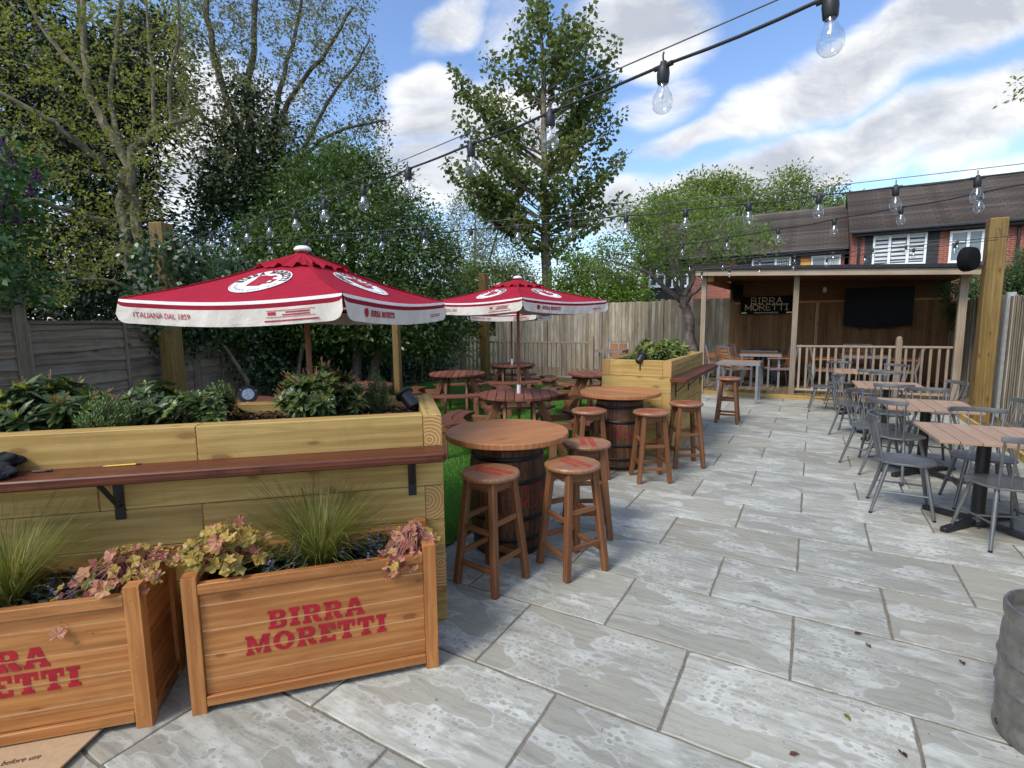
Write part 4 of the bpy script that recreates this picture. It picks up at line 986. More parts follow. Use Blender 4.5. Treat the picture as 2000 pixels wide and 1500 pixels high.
m = MB(); rbox(m, XL, XL + .03, YF + .032, YB, .0, .113, grain=1); m.build('side_fascia', shedw, roof)
m = MB()
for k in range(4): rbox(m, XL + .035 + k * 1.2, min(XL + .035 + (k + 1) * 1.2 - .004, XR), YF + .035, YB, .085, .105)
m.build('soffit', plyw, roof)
for x, y, h_, w_, mt in ((-2.10, .02, None, .10, railw), (-.335, .06, None, .10, railw), (2.30, .25, None, .12, railw), (-1.93, 3.28, None, .12, postwood)):
    m = MB(); hh = zr(x) + .08; m.box((x, y, hh / 2 + .0), (w_, w_, hh), grain=2); m.build('post', mt, t, bevel=.004)
m = MB(); m.beam((-2.10, .08, zr(-2.1) - .06), (-1.95, 3.2, zr(-1.95) - .06), .05, .17); m.build('side_beam', shedw, t)
m = MB(); m.beam((-2.03, .02, zr(-2.05) - .05), (-2.03 + .12, .02, zr(-2) - .05), .09, .12); m.build('brace', shedw, t)
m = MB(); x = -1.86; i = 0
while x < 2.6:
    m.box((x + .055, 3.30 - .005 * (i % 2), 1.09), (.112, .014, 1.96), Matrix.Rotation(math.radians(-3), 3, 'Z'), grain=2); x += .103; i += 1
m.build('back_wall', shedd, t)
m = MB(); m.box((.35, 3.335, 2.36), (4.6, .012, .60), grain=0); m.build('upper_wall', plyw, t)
m = MB(); m.box((.3, 3.26, 2.06), (4.4, .05, .045)); m.box((.06, 3.27, 1.15), (.07, .03, 1.8), grain=2); m.build('wall_rail', shedw, t)
# screen in its black cover, sign, speaker
c = planeY(1714, 600, 15.1); t = thing('covered_screen', 'large screen under a black fabric cover on shelter wall', 'screen', c)
m = MB(); m.grid(lambda u, v: (-.67 + 1.34 * u, -.10 - .03 * math.sin(u * 7) * (1 - v), -.42 - .06 * math.sin(u * PI) * (1 - v) + .88 * v), 14, 8)
m.box((0, -.01, .01), (1.33, .16, .86)); m.build('cover', darkcloth, t, bevel=.02)
m = MB(); m.box((0, .13, 0), (.3, .1, .3)); m.build('wall_mount', blackm, t)
c = planeY(1497, 596, 15.15); t = thing('wall_sign', 'black shelter sign with dotted light letters', 'sign', c)
m = MB(); m.box((0, .02, 0), (1.24, .05, .46)); m.build('board', speakm, t, bevel=.005)
sgnlet = plain('sign_bulbs', (.85, .74, .45), .35, 0, .2, 20)
m = MB()
SK = {'B': (.78, [[(0, 0), (0, 1), (.55, 1), (.7, .85), (.7, .66), (.55, .52), (.08, .52)], [(.62, .46), (.78, .3), (.74, .1), (.58, 0), (.1, 0)]]), 'I': (.36, [[(.18, .08), (.18, .95)], [(0, 0), (.36, 0)], [(0, 1), (.36, 1)]]),
      'R': (.8, [[(0, 0), (0, 1), (.55, 1), (.72, .85), (.72, .65), (.55, .5), (.08, .5)], [(.34, .42), (.52, .26), (.82, 0)]]), 'A': (.84, [[(0, 0), (.42, 1), (.84, 0)], [(.22, .38), (.64, .38)]]), 'M': (.95, [[(0, 0), (0, 1), (.475, .25), (.95, 1), (.95, 0)]]),
      'O': (.86, [[(.43 + .43 * math.cos(k * PI / 10), .5 + .5 * math.sin(k * PI / 10)) for k in range(21)]]), 'E': (.66, [[(.66, 0), (0, 0), (0, 1), (.66, 1)], [(.1, .5), (.5, .5)]]), 'T': (.8, [[(0, .85), (0, 1), (.8, 1), (.8, .85)], [(.4, .92), (.4, 0)]])}
for wds, z0, sz in (('BIRRA', .045, .145), ('MORETTI', -.125, .145)):
    gp_ = .34 if wds == 'BIRRA' else .27; tw = sum(SK[ch][0] + gp_ for ch in wds) - gp_; x0 = -tw / 2
    for ch in wds:
        for ln in SK[ch][1]:
            L = 0; acc_ = 0
            for (ax, az), (bx, bz) in zip(ln[:-1], ln[1:]):
                d = math.hypot(bx - ax, bz - az); n_ = max(1, round(d / .19))
                for i in range(n_ + (1 if (bx, bz) == ln[-1] else 0)): m.lathe([(0, -.009), (.0105, -.005), (.0105, .004), (0, .006)], 7, c=((x0 + ax + (bx - ax) * i / n_) * sz, -.014, z0 + (az + (bz - az) * i / n_) * sz), M=Matrix.Rotation(PI / 2, 3, 'X'))
        x0 += SK[ch][0] + gp_
for s in (-1, 1): m.box((s * .53, -.008, -.195), (.13, .006, .03))
m.build('lettering', sgnlet, t)
V, T, wd = sans('ITALIAN AUTHENTIC', .05); m = MB(); m.tris([(p[0] * 1.2 - wd * .6, -.008, p[1] - .212) for p in V], T); m.build('small_lettering', sgnlet, t)
c = planeY(1441, 571, 14.9); t = thing('box_speaker', 'black box speaker in upper left corner of shelter', 'speaker', c)
m = MB(); m.box((0, 0, 0), (.24, .22, .38)); m.build('housing', speakm, t, bevel=.012); m = MB(); m.box((0, .14, 0), (.06, .08, .1)); m.build('bracket', blackm, t)
c = planeY(1611, 566, 15.2); t = thing('wall_lamp', 'small pale wall light high on shelter back wall', 'lamp', c)
m = MB(); m.lathe([(0, -.07), (.04, -.06), (.045, .03), (.03, .07), (0, .075)], 14); m.build('shade', white, t, smooth=True); m = MB(); m.box((0, .06, 0), (.05, .06, .08)); m.build('back_plate', white, t)
# ---- deck furniture
def armchair(label, loc, rz):
    t = thing('armchair', label, 'chair', loc, rz, 'slatted armchairs on the deck'); W2 = .27
    m = MB()
    for k in range(6): m.box((0, -.18 + .085 * k, .43), (.48, .074, .016), grain=0)
    m.build('seat', armw, t)
    m = MB()
    for k in range(6): z = .50 + .065 * k; m.box((0, -.235 - .05 * k / 5 * 1.6, z), (.46, .014, .058), grain=0)
    m.build('backrest', armw, t)
    for s in (-1, 1):
        m = MB(); m.beam((s * W2, .25, .64), (s * W2, .25, 0), .035, .03); m.build('leg', alu, t)
        m = MB(); m.beam((s * W2, -.33, .90), (s * W2, -.22, .42), .03, .035); m.beam((s * W2, -.22, .43), (s * W2, -.28, 0), .03, .035); m.build('leg', alu, t)
        m = MB(); m.beam((s * W2, -.30, .655), (s * W2, .28, .655), .055, .022); m.build('armrest', armw, t)
    m = MB(); m.beam((-W2, -.22, .41), (W2, -.22, .41), .03, .03); m.beam((-W2, .25, .41), (W2, .25, .41), .03, .03); m.beam((-W2, -.335, .905), (W2, -.335, .905), .03, .03)
    m.beam((0, -.225, .44), (0, -.325, .89), .02, .02)
    for s in (-1, 1): m.beam((s * (W2 - .015), -.22, .41), (s * (W2 - .015), .25, .41), .03, .03)
    m.build('seat_frame', alu, t)
    return t
def frame_table(label, loc, rz, w=.8, h=.74):
    t = thing('framed_table', label, 'table', loc, rz, 'slatted tables with grey frames by the shelter'); n = 10
    m = MB()
    for k in range(n): m.box((-w / 2 + w * (k + .5) / n, 0, h - .011), (w / n - .009, w - .05, .02), grain=1)
    m.build('table_top', slatw if h > .77 else armw, t)
    m = MB()
    for s in (-1, 1): m.box((0, s * (w / 2 - .0135), h - .03), (w, .025, .055)); m.box((s * (w / 2 + .0135), 0, h - .03), (.025, w, .055))
    m.build('frame', alu, t)
    for sx in (-1, 1):
        for sy in (-1, 1): m = MB(); m.box((sx * (w / 2 - .02), sy * (w / 2 - .03), (h - .06) / 2), (.045, .045, h - .06), grain=2); m.build('leg', alu, t)
    return t
DZ = .12
f0 = frame_table('slatted table with grey legs on paving, in front of the open deck step', (-1.25, 11.36, 0), 0, .74, .80)
f1 = frame_table('slatted table on deck inside the open left bay of the shelter', (-1.02, 13.25, DZ), .05)
for loc, rz, lb in (((-1.15, 14.7), 0, 'slatted table at the back wall of the shelter under the sign'), ((.95, 13.35), .05, 'slatted table behind the railing in the right bay of the shelter'),
                    ((-4.75, 13.5), .1, 'slatted table on the left deck behind grey railing newel post'), ((-3.2, 13.9), .1, 'slatted table on deck hidden behind the shorter raised bed shrubs')):
    dup(f1, (*loc, DZ), rz, lb, 'slatted tables with grey frames by the shelter')
a0 = armchair('slatted armchair just left of the middle shelter post, seen in profile facing left', (-.66, 13.1, DZ), face(-1, -.3))
for loc, dr, lb in (((-1.52, 12.72), (.75, .6), 'slatted armchair with its back to us at left of the shelter table'), ((-1.95, 13.3), (1, .3), 'slatted armchair at far left of the shelter beside the front post'),
                    ((-1.45, 14.0), (.7, .3), 'slatted armchair in the shelter below the left end of sign'), ((-.62, 14.3), (-1, -.2), 'slatted armchair at back of shelter right of the sign'),
                    ((.25, 13.1), (1, .15), 'slatted armchair behind railing, left of the right bay table'), ((1.62, 13.3), (-1, .1), 'slatted armchair behind railing, right of the right bay table'),
                    ((.9, 14.1), (0, -1), 'slatted armchair at the back of the right bay, below the covered screen'), ((-4.85, 14.35), (.1, -1), 'slatted armchair on left deck facing us, behind the railing'),
                    ((-4.05, 13.4), (-1, .1), 'slatted armchair on left deck just right of the newel post'), ((-3.75, 14.2), (-1, -.3), 'slatted armchair on left deck against the fence between two tables'),
                    ((-3.3, 14.75), (.05, -1), 'slatted armchair facing us against the back fence, above the bed shrubs'), ((-2.35, 14.3), (-1, -.4), 'slatted armchair beside the deck tree trunk')):
    dup(a0, (*loc, DZ), face(*dr), lb, 'slatted armchairs on the deck')
# ================================================================ terraced houses beyond the back fence
brick = NT('red_brick'); _b = brick.n('TexBrick', dict(offset=.5), Vector=brick.uv(1, 1), Color1=(.30, .075, .045, 1), Color2=(.20, .05, .034, 1), Mortar=(.30, .26, .22, 1), Scale=1.0, Mortar_Size=.007, Brick_Width=.225, Row_Height=.075, Bias=-.1)
_n = brick.noise(brick.uv(5, 5), 1.0, 4); brick = brick.pbr(brick.mix(brick.math('MULTIPLY', brick.ss(_n, .4, .7), .35), _b.outputs[0], (.36, .13, .085)), .85, brick.bump(_b.outputs[1], -.4, .01), 0, .2)
tile = NT('roof_tile'); _r = tile.rnd(); _b = tile.n('TexBrick', dict(offset=.5), Vector=tile.uv(1, 1), Color1=(.078, .065, .058, 1), Color2=(.115, .097, .086, 1), Mortar=(.03, .026, .024, 1), Scale=1.0, Mortar_Size=.006, Brick_Width=.30, Row_Height=.6)
_n = tile.noise(tile.uv(.8, .8), 1.0, 5, .6); tile = tile.pbr(tile.n('HueSaturation', Hue=.5, Saturation=1.0, Fac=1.0, Color=tile.mix(tile.math('MULTIPLY', tile.ss(_n, .45, .7), .5), _b.outputs[0], (.125, .108, .094)), Value=tile.n('MapRange', Value=_r, To_Min=.25, To_Max=1.35).outputs[0]).outputs[0], .85, tile.bump(_n, .3, .02), 0, .2)
clad = plain('black_cladding', (.028, .029, .031), .6, 0, .3, 6, .3); upvc = plain('white_window_frame', (.80, .81, .82), .35, 0, .03, 10)
gut = plain('black_gutter', (.014, .014, .016), .4, 0, .2, 10); blind = plain('window_blind', (.62, .66, .66), .7, 0, .06, 8); curt = plain('net_curtain', (.45, .52, .53), .8, 0, .15, 9)
def house(label, Y, x0, x1, ze, zrg, dep, grp='terraced houses beyond the back fence'):
    t = thing('terraced_house', label, 'house', (x0, Y, 0), 0, grp); Wd = x1 - x0
    m = MB(); m.box((Wd / 2, dep / 2, ze / 2), (Wd, dep, ze), grain=0)
    for x in (0.004, Wd - .004): m.quad([(x, 0, ze), (x, dep, ze), (x, dep / 2, zrg - .1)], [(0, ze), (dep, ze), (dep / 2, zrg)])
    m.build('wall', brick, t)
    m = MB(); n = 22; ov = .32
    for side in (0, 1):
        for k in range(n):
            u0, u1 = k / n, (k + 1.12) / n
            def P(x, u, up):
                y = -ov + (dep / 2 + ov) * u; z = ze - .10 + (zrg - ze + .1) * u; 
                return (x, y if side == 0 else dep - y, z + up)
            xa, xb = -.12, Wd + .12; o = (k % 2) * .15; r = random.uniform(.45, 1)
            pts = [P(xa, u0, .10), P(xb, u0, .10), P(xb, u1, .01), P(xa, u1, .01)]; uv = [(o, .02), (Wd + .24 + o, .02), (Wd + .24 + o, .5), (o, .5)]
            lip = [P(xa, u0, .0), P(xb, u0, .0), P(xb, u0, .10), P(xa, u0, .10)]
            if side: pts.reverse(); lip.reverse(); uv.reverse()
            m.quad(pts, uv, r); m.quad(lip, uv, r * .82)
    rf = m.build('roof', tile, t)
    m = MB(); m.tube([(-.12, dep / 2, zrg + .02), (Wd + .12, dep / 2, zrg + .02)], .11, 10); m.build('ridge', tile, rf)
    m = MB(); m.box((Wd / 2, -ov - .055, ze - .10), (Wd + .2, .11, .10)); m.build('gutter', gut, t, bevel=.02)
    m = MB(); m.box((Wd / 2, -.16, ze - .16), (Wd, .31, .02)); m.box((Wd / 2, -ov + .02, ze - .16), (Wd, .02, .18)); m.build('eaves_board', clad, t)
    return t
def window(t, Y, px0, px1, py0, py1, bars, fan=None, inner=None, hts=None):
    x0 = planeY(px0, (py0 + py1) / 2, Y)[0]; x1 = planeY(px1, (py0 + py1) / 2, Y)[0]; pm = (px0 + px1) / 2
    z1 = planeY(pm, py0, Y)[2]; z0 = planeY(pm, py1, Y)[2]; ox = t.location.x; x0 -= ox; x1 -= ox; f = .075
    m = MB(); h = z1 - z0; y = -.045
    m.box(((x0 + x1) / 2, y, z1 - f / 2), (x1 - x0, .07, f)); m.box(((x0 + x1) / 2, y, z0 + f / 2), (x1 - x0, .07, f))
    for x in (x0 + f / 2, x1 - f / 2): m.box((x, y, (z0 + z1) / 2), (f, .07, h - 2 * f - .002))
    for b in bars: m.box((x0 + (x1 - x0) * b, y, (z0 + z1) / 2), (.09, .068, h - 2 * f - .002))
    if fan:
        for a, b, zf in fan:
            xa, xb = x0 + (x1 - x0) * a, x0 + (x1 - x0) * b; zz = z0 + h * zf; m.box(((xa + xb) / 2, y, zz), (xb - xa - .09, .066, .07))
    m.box(((x0 + x1) / 2, -.07, z0 - .03), (x1 - x0 + .1, .13, .05))
    w_ = m.build('window', upvc, t, bevel=.006)
    m = MB(); m.box(((x0 + x1) / 2, -.022, (z0 + z1) / 2), (x1 - x0 - .1, .012, h - .1)); m.build('pane', pane, w_)
    if inner:
        m = MB()
        for a, b, zlo, zhi, kind in inner:
            xa, xb = x0 + (x1 - x0) * a, x0 + (x1 - x0) * b; n = 7
            if kind == 'blind':
                for k in range(n): zz = z0 + h * (zlo + (zhi - zlo) * (k + .5) / n); m.box(((xa + xb) / 2, -.030, zz), (xb - xa, .002, h * (zhi - zlo) / n * .965))
            else: m.grid(lambda u, v: (xa + (xb - xa) * u, -.031 - .004 * math.sin(u * 30), z0 + h * (zlo + (zhi - zlo) * v)), 24, 1)
        m.build('blind', blind if inner[0][4] == 'blind' else curt, w_)
    return w_
def cladding(t, Y, px0, px1, ze, zlow=1.5):
    ox = t.location.x; x0 = planeY(px0, 500, Y)[0] - ox; x1 = planeY(px1, 500, Y)[0] - ox; m = MB(); z = zlow
    while z < ze - .2:
        m.box(((x0 + x1) / 2, -.022, z + .075), (x1 - x0, .014, .158), Matrix.Rotation(math.radians(-5), 3, 'X')); z += .15
    m.build('cladding', clad, t)
def pipe(t, Y, px, ze):
    x = planeY(px, 500, Y)[0] - t.location.x; m = MB(); m.tube([(x, -.30, ze - .12), (x, -.09, ze - .35), (x, -.09, .0)], .045, 8); m.build('downpipe', gut, t, smooth='auto')
Y1 = 24.5; zA = planeY(1665, 455, Y1)[2] + .06; xa = planeY(1663, 480, Y1)[0]; xb = planeY(2300, 480, Y1)[0]
h1 = house('brick terraced house with dark tiled roof, tallest one at right beyond shelter', Y1, xa, xb, zA, 7.12, 8.0)
cladding(h1, Y1, 1688, 1832, zA); window(h1, Y1, 1704, 1809, 457, 518, (.32, .66), [(.34, .64, .72)], [(.05, .29, .12, .92, 'blind'), (.36, .63, .12, .66, 'blind'), (.70, .95, .12, .92, 'blind')])
window(h1, Y1, 1853, 1920, 450, 512, (.55,), [(.0, .5, .66)]); pipe(h1, Y1, 1676, zA)
cladding(h1, Y1, 1999, 2130, zA); pipe(h1, Y1, 1984, zA)
Y2 = 25.8; zB = planeY(1660, 484, Y2)[2] + .06; xc = planeY(1252, 560, Y2)[0]
h3 = house('lower brick terraced house left of the tall one, behind shelter and deck tree', Y2, xc, xa - .15, zB, 6.72, 7.4)
cladding(h3, Y2, 1262, 1352, zB, .6); cladding(h3, Y2, 1440, 1563, zB, .6)
window(h3, Y2, 1268, 1300, 535, 560, (.5,)); window(h3, Y2, 1312, 1345, 535, 560, (.5,))
window(h3, Y2, 1468, 1544, 503, 560, (.62,), [(0, .6, .62)], [(.66, .95, .1, .9, 'curtain')]); window(h3, Y2, 1583, 1641, 499, 556, (.5,), [(0, .48, .62)], [(.55, .93, .1, .92, 'curtain')]); pipe(h3, Y2, 1560, zB)
x_ = planeY(1573, 515, Y2); m = MB(); ox = x_[0] - h3.location.x; m.box((ox, -.03, x_[2]), (.36, .03, .38)); m.build('yellow_panel', plain('yellow_paint', (.75, .36, .03), .5), h3)
# ================================================================ festoon string lights
bulb_m = MB(); bulb_m.lathe([(.013, -.048), (.0135, -.056), (.018, -.068), (.0275, -.084), (.0305, -.100), (.028, -.117), (.018, -.129), (.006, -.1335), (0, -.134)], 18)
sock_m = MB(); sock_m.lathe([(0, .016), (.009, .014), (.012, .004), (.017, -.004), (.019, -.02), (.017, -.045), (.0145, -.049), (0, -.049)], 14)
sock_m.tube([(-.030, 0, .001), (.030, 0, .001)], .0078, 8); sock_m.tube([(0, 0, .012), (0, .004, .030), (0, 0, .04)], .0028, 5)
fil_m = MB(); fil_m.tube([(0, 0, -.049), (0, 0, -.078), (.0005, 0, -.092)], [.0048, .0038, .0015], 7)
cable_m = plain('black_cable', (.012, .013, .014), .5, 0, .2, 20, .4); wire_m = plain('support_wire', (.10, .10, .105), .5, .3, .2, 20)
stem_m = plain('bulb_stem', (.75, .76, .76), .3, 0, .05, 10)
_bo = bulb_m.build('bulb', glass, None, smooth=True); _so = sock_m.build('socket', cable_m, None, smooth='auto'); _fo = fil_m.build('stem', stem_m, None, smooth=True)
BME, SME, FME = _bo.data, _so.data, _fo.data
for o in (_bo, _so, _fo): bpy.data.objects.remove(o)
def string(label, A, B, pts, ext=(0.0, 0.0), sag=.03, thick=.0048):
    """A,B = (px, D): plan line of the string; pts = photo pixels of the cable at each bulb"""
    def pl(px, D): return np.array(at(px, 600, D)[:2])
    a, b = pl(*A), pl(*B); res = []
    for px, py in pts:
        d = ray(px, py); M2 = np.array([[d[0], -(b - a)[0]], [d[1], -(b - a)[1]]]); k, t = np.linalg.solve(M2, a); res.append((t, H + k * d[2]))
    T = np.array([r[0] for r in res]); Z = np.array([r[1] for r in res]); o = np.argsort(T); T = T[o]; Z = Z[o]
    cf = np.polyfit(T, Z, 3 if len(T) > 6 else 2); L = np.linalg.norm(b - a)
    zf = lambda t: float(np.polyval(cf, min(max(t, T[0] - .0), T[-1])) + (0 if T[0] <= t <= T[-1] else np.polyval(np.polyder(cf), T[0] if t < T[0] else T[-1]) * (t - (T[0] if t < T[0] else T[-1]))))
    root = thing('string_lights', label, 'string lights', (float(a[0]), float(a[1]), 0), 0, 'festoon strings over the garden')
    def W(t, dz=0): p = (b - a) * t; return Vector((p[0], p[1], zf(t) + dz))
    t0, t1 = T[0] - ext[0] / L, T[-1] + ext[1] / L; ts = sorted(set([t0 + (t1 - t0) * i / 90 for i in range(91)] + list(T)))
    def dip(t):
        i = np.searchsorted(T, t)
        if i == 0 or i >= len(T): return 0
        u = (t - T[i - 1]) / max(T[i] - T[i - 1], 1e-6); return -sag * .35 * math.sin(PI * u) * (1 if i % 2 else .4)
    m = MB(); m.tube([W(t, dip(t)) for t in ts], thick, 7, r=.5); m.build('cable', cable_m, root, smooth=True)
    m = MB(); m.tube([W(t0 + (t1 - t0) * i / 30, .033 + .02 * math.sin(PI * i / 30)) for i in range(31)], .0022, 5, r=.5); m.build('support_wire', wire_m, root, smooth=True)
    yw = math.atan2((b - a)[1], (b - a)[0])
    for t in T:
        s = link('socket', SME, root); s.location = W(t, -.004); s.rotation_euler = (wob(.05), wob(.06), yw)
        link('bulb', BME, s); link('stem', FME, s)
S1 = [(1622, -6), (1296, 124), (1075, 217), (920, 285), (797, 327), (710, 364), (633, 392), (576, 414), (525, 430), (481, 443), (445, 452), (412, 461), (385, 466), (360, 470)]
string('string of clear bulbs hanging nearest, crossing sky from top right to left post', (1622, 1.28), (340, 7.15), S1, (1.2, .25), .02)
S2 = [(440, 474), (465, 474), (527, 471), (598, 468), (670, 464), (745, 460), (828, 457), (920, 448), (1012, 439), (1115, 431), (1223, 421), (1340, 407), (1463, 395), (1600, 381), (1750, 366), (1910, 346)]
string('string of clear bulbs from left post across maple trunk to right edge above house roof', (340, 7.15), (1910, 2.85), S2, (.5, 1.5))
S3 = [(1915, 377), (1760, 405), (1630, 426), (1520, 447), (1420, 463), (1333, 477), (1257, 490), (1190, 500), (1130, 506), (1075, 512), (1030, 516), (990, 519), (955, 521)]
string('string of clear bulbs running from right edge over house windows to the distant post', (1915, 3.6), (945, 13.9), S3, (1.6, .15))
S4 = [(1870, 470), (1770, 480), (1705, 487), (1627, 494), (1552, 501), (1484, 505), (1412, 511), (1347, 517), (1283, 522), (1220, 526), (1160, 529), (1105, 531), (1050, 532), (1000, 532)]
string('string of small bulbs from right post just above the shelter roof edge to distant post', (1925, 7.7), (950, 13.8), S4, (.6, .4))
S5 = [(1865, 478), (1785, 485), (1690, 496), (1615, 506), (1550, 514), (1484, 520), (1425, 526), (1371, 531), (1320, 535), (1272, 539), (1215, 541), (1160, 542), (1110, 542)]
string('lowest string of small bulbs along the shelter roof edge from right post', (1925, 7.7), (870, 11.5), S5, (.5, 1.2))
S6 = [(905, 523), (870, 521), (835, 519), (1000, 521), (950, 523), (1080, 516)]
# ================================================================ small plants in the beds and planters
laurel = leafmat('shrub_leaf', (.028, .052, .018), (.055, .09, .026), (.12, .17, .045), .22, .38, .45)
laurel_y = leafmat('shrub_leaf_young', (.11, .17, .025), (.21, .27, .035), (.36, .37, .06), .35, .4, .4)
budm = leafmat('red_bud', (.26, .10, .06), (.38, .19, .12), (.42, .26, .15), .2, .5, .3)
rosem = leafmat('needle_leaf', (.08, .15, .045), (.13, .22, .065), (.21, .30, .10), .2, .5, .3)
varieg = leafmat('variegated_leaf', (.06, .10, .03), (.14, .19, .05), (.38, .38, .14), .25, .4, .4)
stemm = plain('plant_stem', (.09, .06, .035), .8, 0, .2, 20, .2)
def onto(V, base): return V - np.asarray(base, dtype=float)
def leaf6(P, D, N, L, W_):
    """broad leaf as two folded quads with a drooping tip (8 verts)"""
    D = unit(D); S = unit(np.cross(D, N)); N = np.cross(S, D); L = np.asarray(L).reshape(-1, 1); W_ = np.asarray(W_).reshape(-1, 1)
    m1 = P + D * L * .5 - N * L * .02; tip = P + D * L - N * L * .16
    l1 = P + D * L * .30 + S * W_ * .42 + N * W_ * .14; l2 = P + D * L * .68 + S * W_ * .40 + N * W_ * .06 - N * L * .05
    r1 = P + D * L * .30 - S * W_ * .42 + N * W_ * .14; r2 = P + D * L * .68 - S * W_ * .40 + N * W_ * .06 - N * L * .05
    return np.concatenate([np.stack([P, m1, l2, l1], 1), np.stack([m1, tip, l2, l2 * .5 + tip * .5], 1), np.stack([P, r1, r2, m1], 1), np.stack([m1, r2, r2 * .5 + tip * .5, tip], 1)], 1).reshape(-1, 3)
def whorl_shrub(name, label, base, rx, ry, h, n, L, Wd, rz=0, buds=0, young=.2, mat=laurel, cat='shrub', grp=None, per=8):
    t = thing(name, label, cat, base, rz, grp); Ps, Ds, Ns, Ls, Wsd, R = [], [], [], [], [], []; Py, Dy, Ny, Ly, Ry = [], [], [], [], []; m = MB(); bm_ = MB()
    for i in range(n):
        a = random.random() * 2 * PI; rr = math.sqrt(random.random()); x, y = rx * rr * math.cos(a), ry * rr * math.sin(a); z = h * (.45 + .55 * (1 - rr ** 2)) * random.uniform(.72, 1.05)
        top = np.array([x, y, z]); b0 = np.array([x * .35, y * .35, 0]); m.tube([b0, (b0 + top) / 2 + np.array([wob(.02), wob(.02), 0]), top], [.005, .004, .003], 4, cap=False)
        out = np.array([x / rx, y / ry, .9]); out /= np.linalg.norm(out); rc = random.random()
        for tier, (k0, cnt) in enumerate(((0, per), (.04, per - 2), (.085, per - 3), (.14, per - 4))):
            for k in range(max(cnt, 0)):
                th = 2 * PI * (k + random.random() * .5) / max(cnt, 1) + tier; e1_ = np.cross(out, [0, 0, 1.]) if abs(out[2]) < .98 else np.array([1., 0, 0]); e1_ = e1_ / np.linalg.norm(e1_); e2_ = np.cross(out, e1_)
                up = random.uniform(.25, .75) - tier * .22; D = e1_ * math.cos(th) + e2_ * math.sin(th) + out * up
                p = top - out * k0 * (h / .25) ** .5
                if tier == 0 and random.random() < young: Py.append(p); Dy.append(D + out * .8); Ny.append(out + D * -.3); Ly.append(L * random.uniform(.4, .65)); Ry.append(random.random())
                else: Ps.append(p); Ds.append(D); Ns.append(out * 1.0 + np.array([0, 0, .4])); Ls.append(L * random.uniform(.7, 1.15)); Wsd.append(Wd * random.uniform(.8, 1.15)); R += [min(1, rc * .35 + random.random() * .65)] * 4
        if random.random() < buds:
            for k in range(random.choice((1, 2, 3))):
                q = top + out * random.uniform(.03, .075) + np.array([wob(.015), wob(.015), 0]); bm_.tube([top, q], [.0016, .0024], 4, r=random.random())
    m.build('stems', stemm, t)
    npmesh('leaves', leaf6(np.array(Ps), np.array(Ds), np.array(Ns), Ls, Wsd), 4, R, mat, t)
    if Py: npmesh('young_leaves', leafquads(np.array(Py), np.array(Dy), np.array(Ny), Ly, np.array(Ly) * .36, .1), 4, Ry, laurel_y, t)
    if bm_.v: bm_.build('buds_or_flowers', budm, t)  # reddish buds at the shoot tips, not open flowers
    return t
def needle_shrub(label, base, r, h, n=90, mat=rosem, grp=None):
    t = thing('rosemary_bush', label, 'herb bush', base, 0, grp); m = MB(); P, D, N, L = [], [], [], []
    for i in range(n):
        a = random.random() * 2 * PI; q = random.random() ** .5; e = np.array([r * q * math.cos(a), r * q * math.sin(a), h * random.uniform(.65, 1.05) * (1 - .45 * q * q)]); b = e * np.array([.25, .25, 0])
        m.tube([b, b * .45 + e * .55 + np.array([0, 0, -.01]), e], [.003, .0022, .0012], 4, cap=False); d = (e - b) / np.linalg.norm(e - b)
        for k in range(26):
            p = b + (e - b) * (.22 + .8 * k / 26); th = k * 2.4; s = np.cross(d, [math.cos(th), math.sin(th), .3]); s /= np.linalg.norm(s)
            P.append(p); D.append(s * .8 + d * .9); N.append(d); L.append(random.uniform(.016, .028))
    m.build('stems', stemm, t); npmesh('leaves', leafquads(np.array(P), np.array(D), np.array(N), L, np.array(L) * .24, .1), 4, rng.random(len(P)), mat, t); return t
BS = 'shrubs growing in the raised beds'
def b1(al, dp, z=1.09):                                             # point in the foreground bed: metres left of the corner, metres back
    return (-1.69 - al * math.cos(A1) - dp * math.sin(A1), 2.17 - al * math.sin(A1) + dp * math.cos(A1), z)
whorl_shrub('evergreen_shrub', 'evergreen shrub with large dark leaves and red buds at left end of foreground bed', b1(1.95, .33), .25, .25, .27, 40, .105, .042, A1, .8, .40)
needle_shrub('feathery bright green rosemary mound at front left of foreground bed', b1(1.66, .24), .15, .22, 140)
whorl_shrub('evergreen_shrub', 'low evergreen shrub with oval dark leaves left of bed spotlight, behind the rosemary mound', b1(1.52, .45), .20, .18, .24, 42, .068, .036, A1, .2, .45)
whorl_shrub('evergreen_shrub', 'low evergreen shrub with oval dark leaves directly beside the glass faced spotlight', b1(1.24, .30), .18, .18, .21, 38, .066, .037, A1, .1, .4)
needle_shrub('bright green rosemary clump behind low shrub left of spotlight', b1(1.24, .56), .10, .26, 70)
whorl_shrub('evergreen_shrub', 'big bushy evergreen shrub with reddish shoots in middle of foreground bed', b1(.66, .42), .25, .22, .31, 84, .068, .034, A1, .75, .45)
needle_shrub('soft green rosemary bush right of the big shrub in foreground bed', b1(.34, .55), .09, .26, 90)
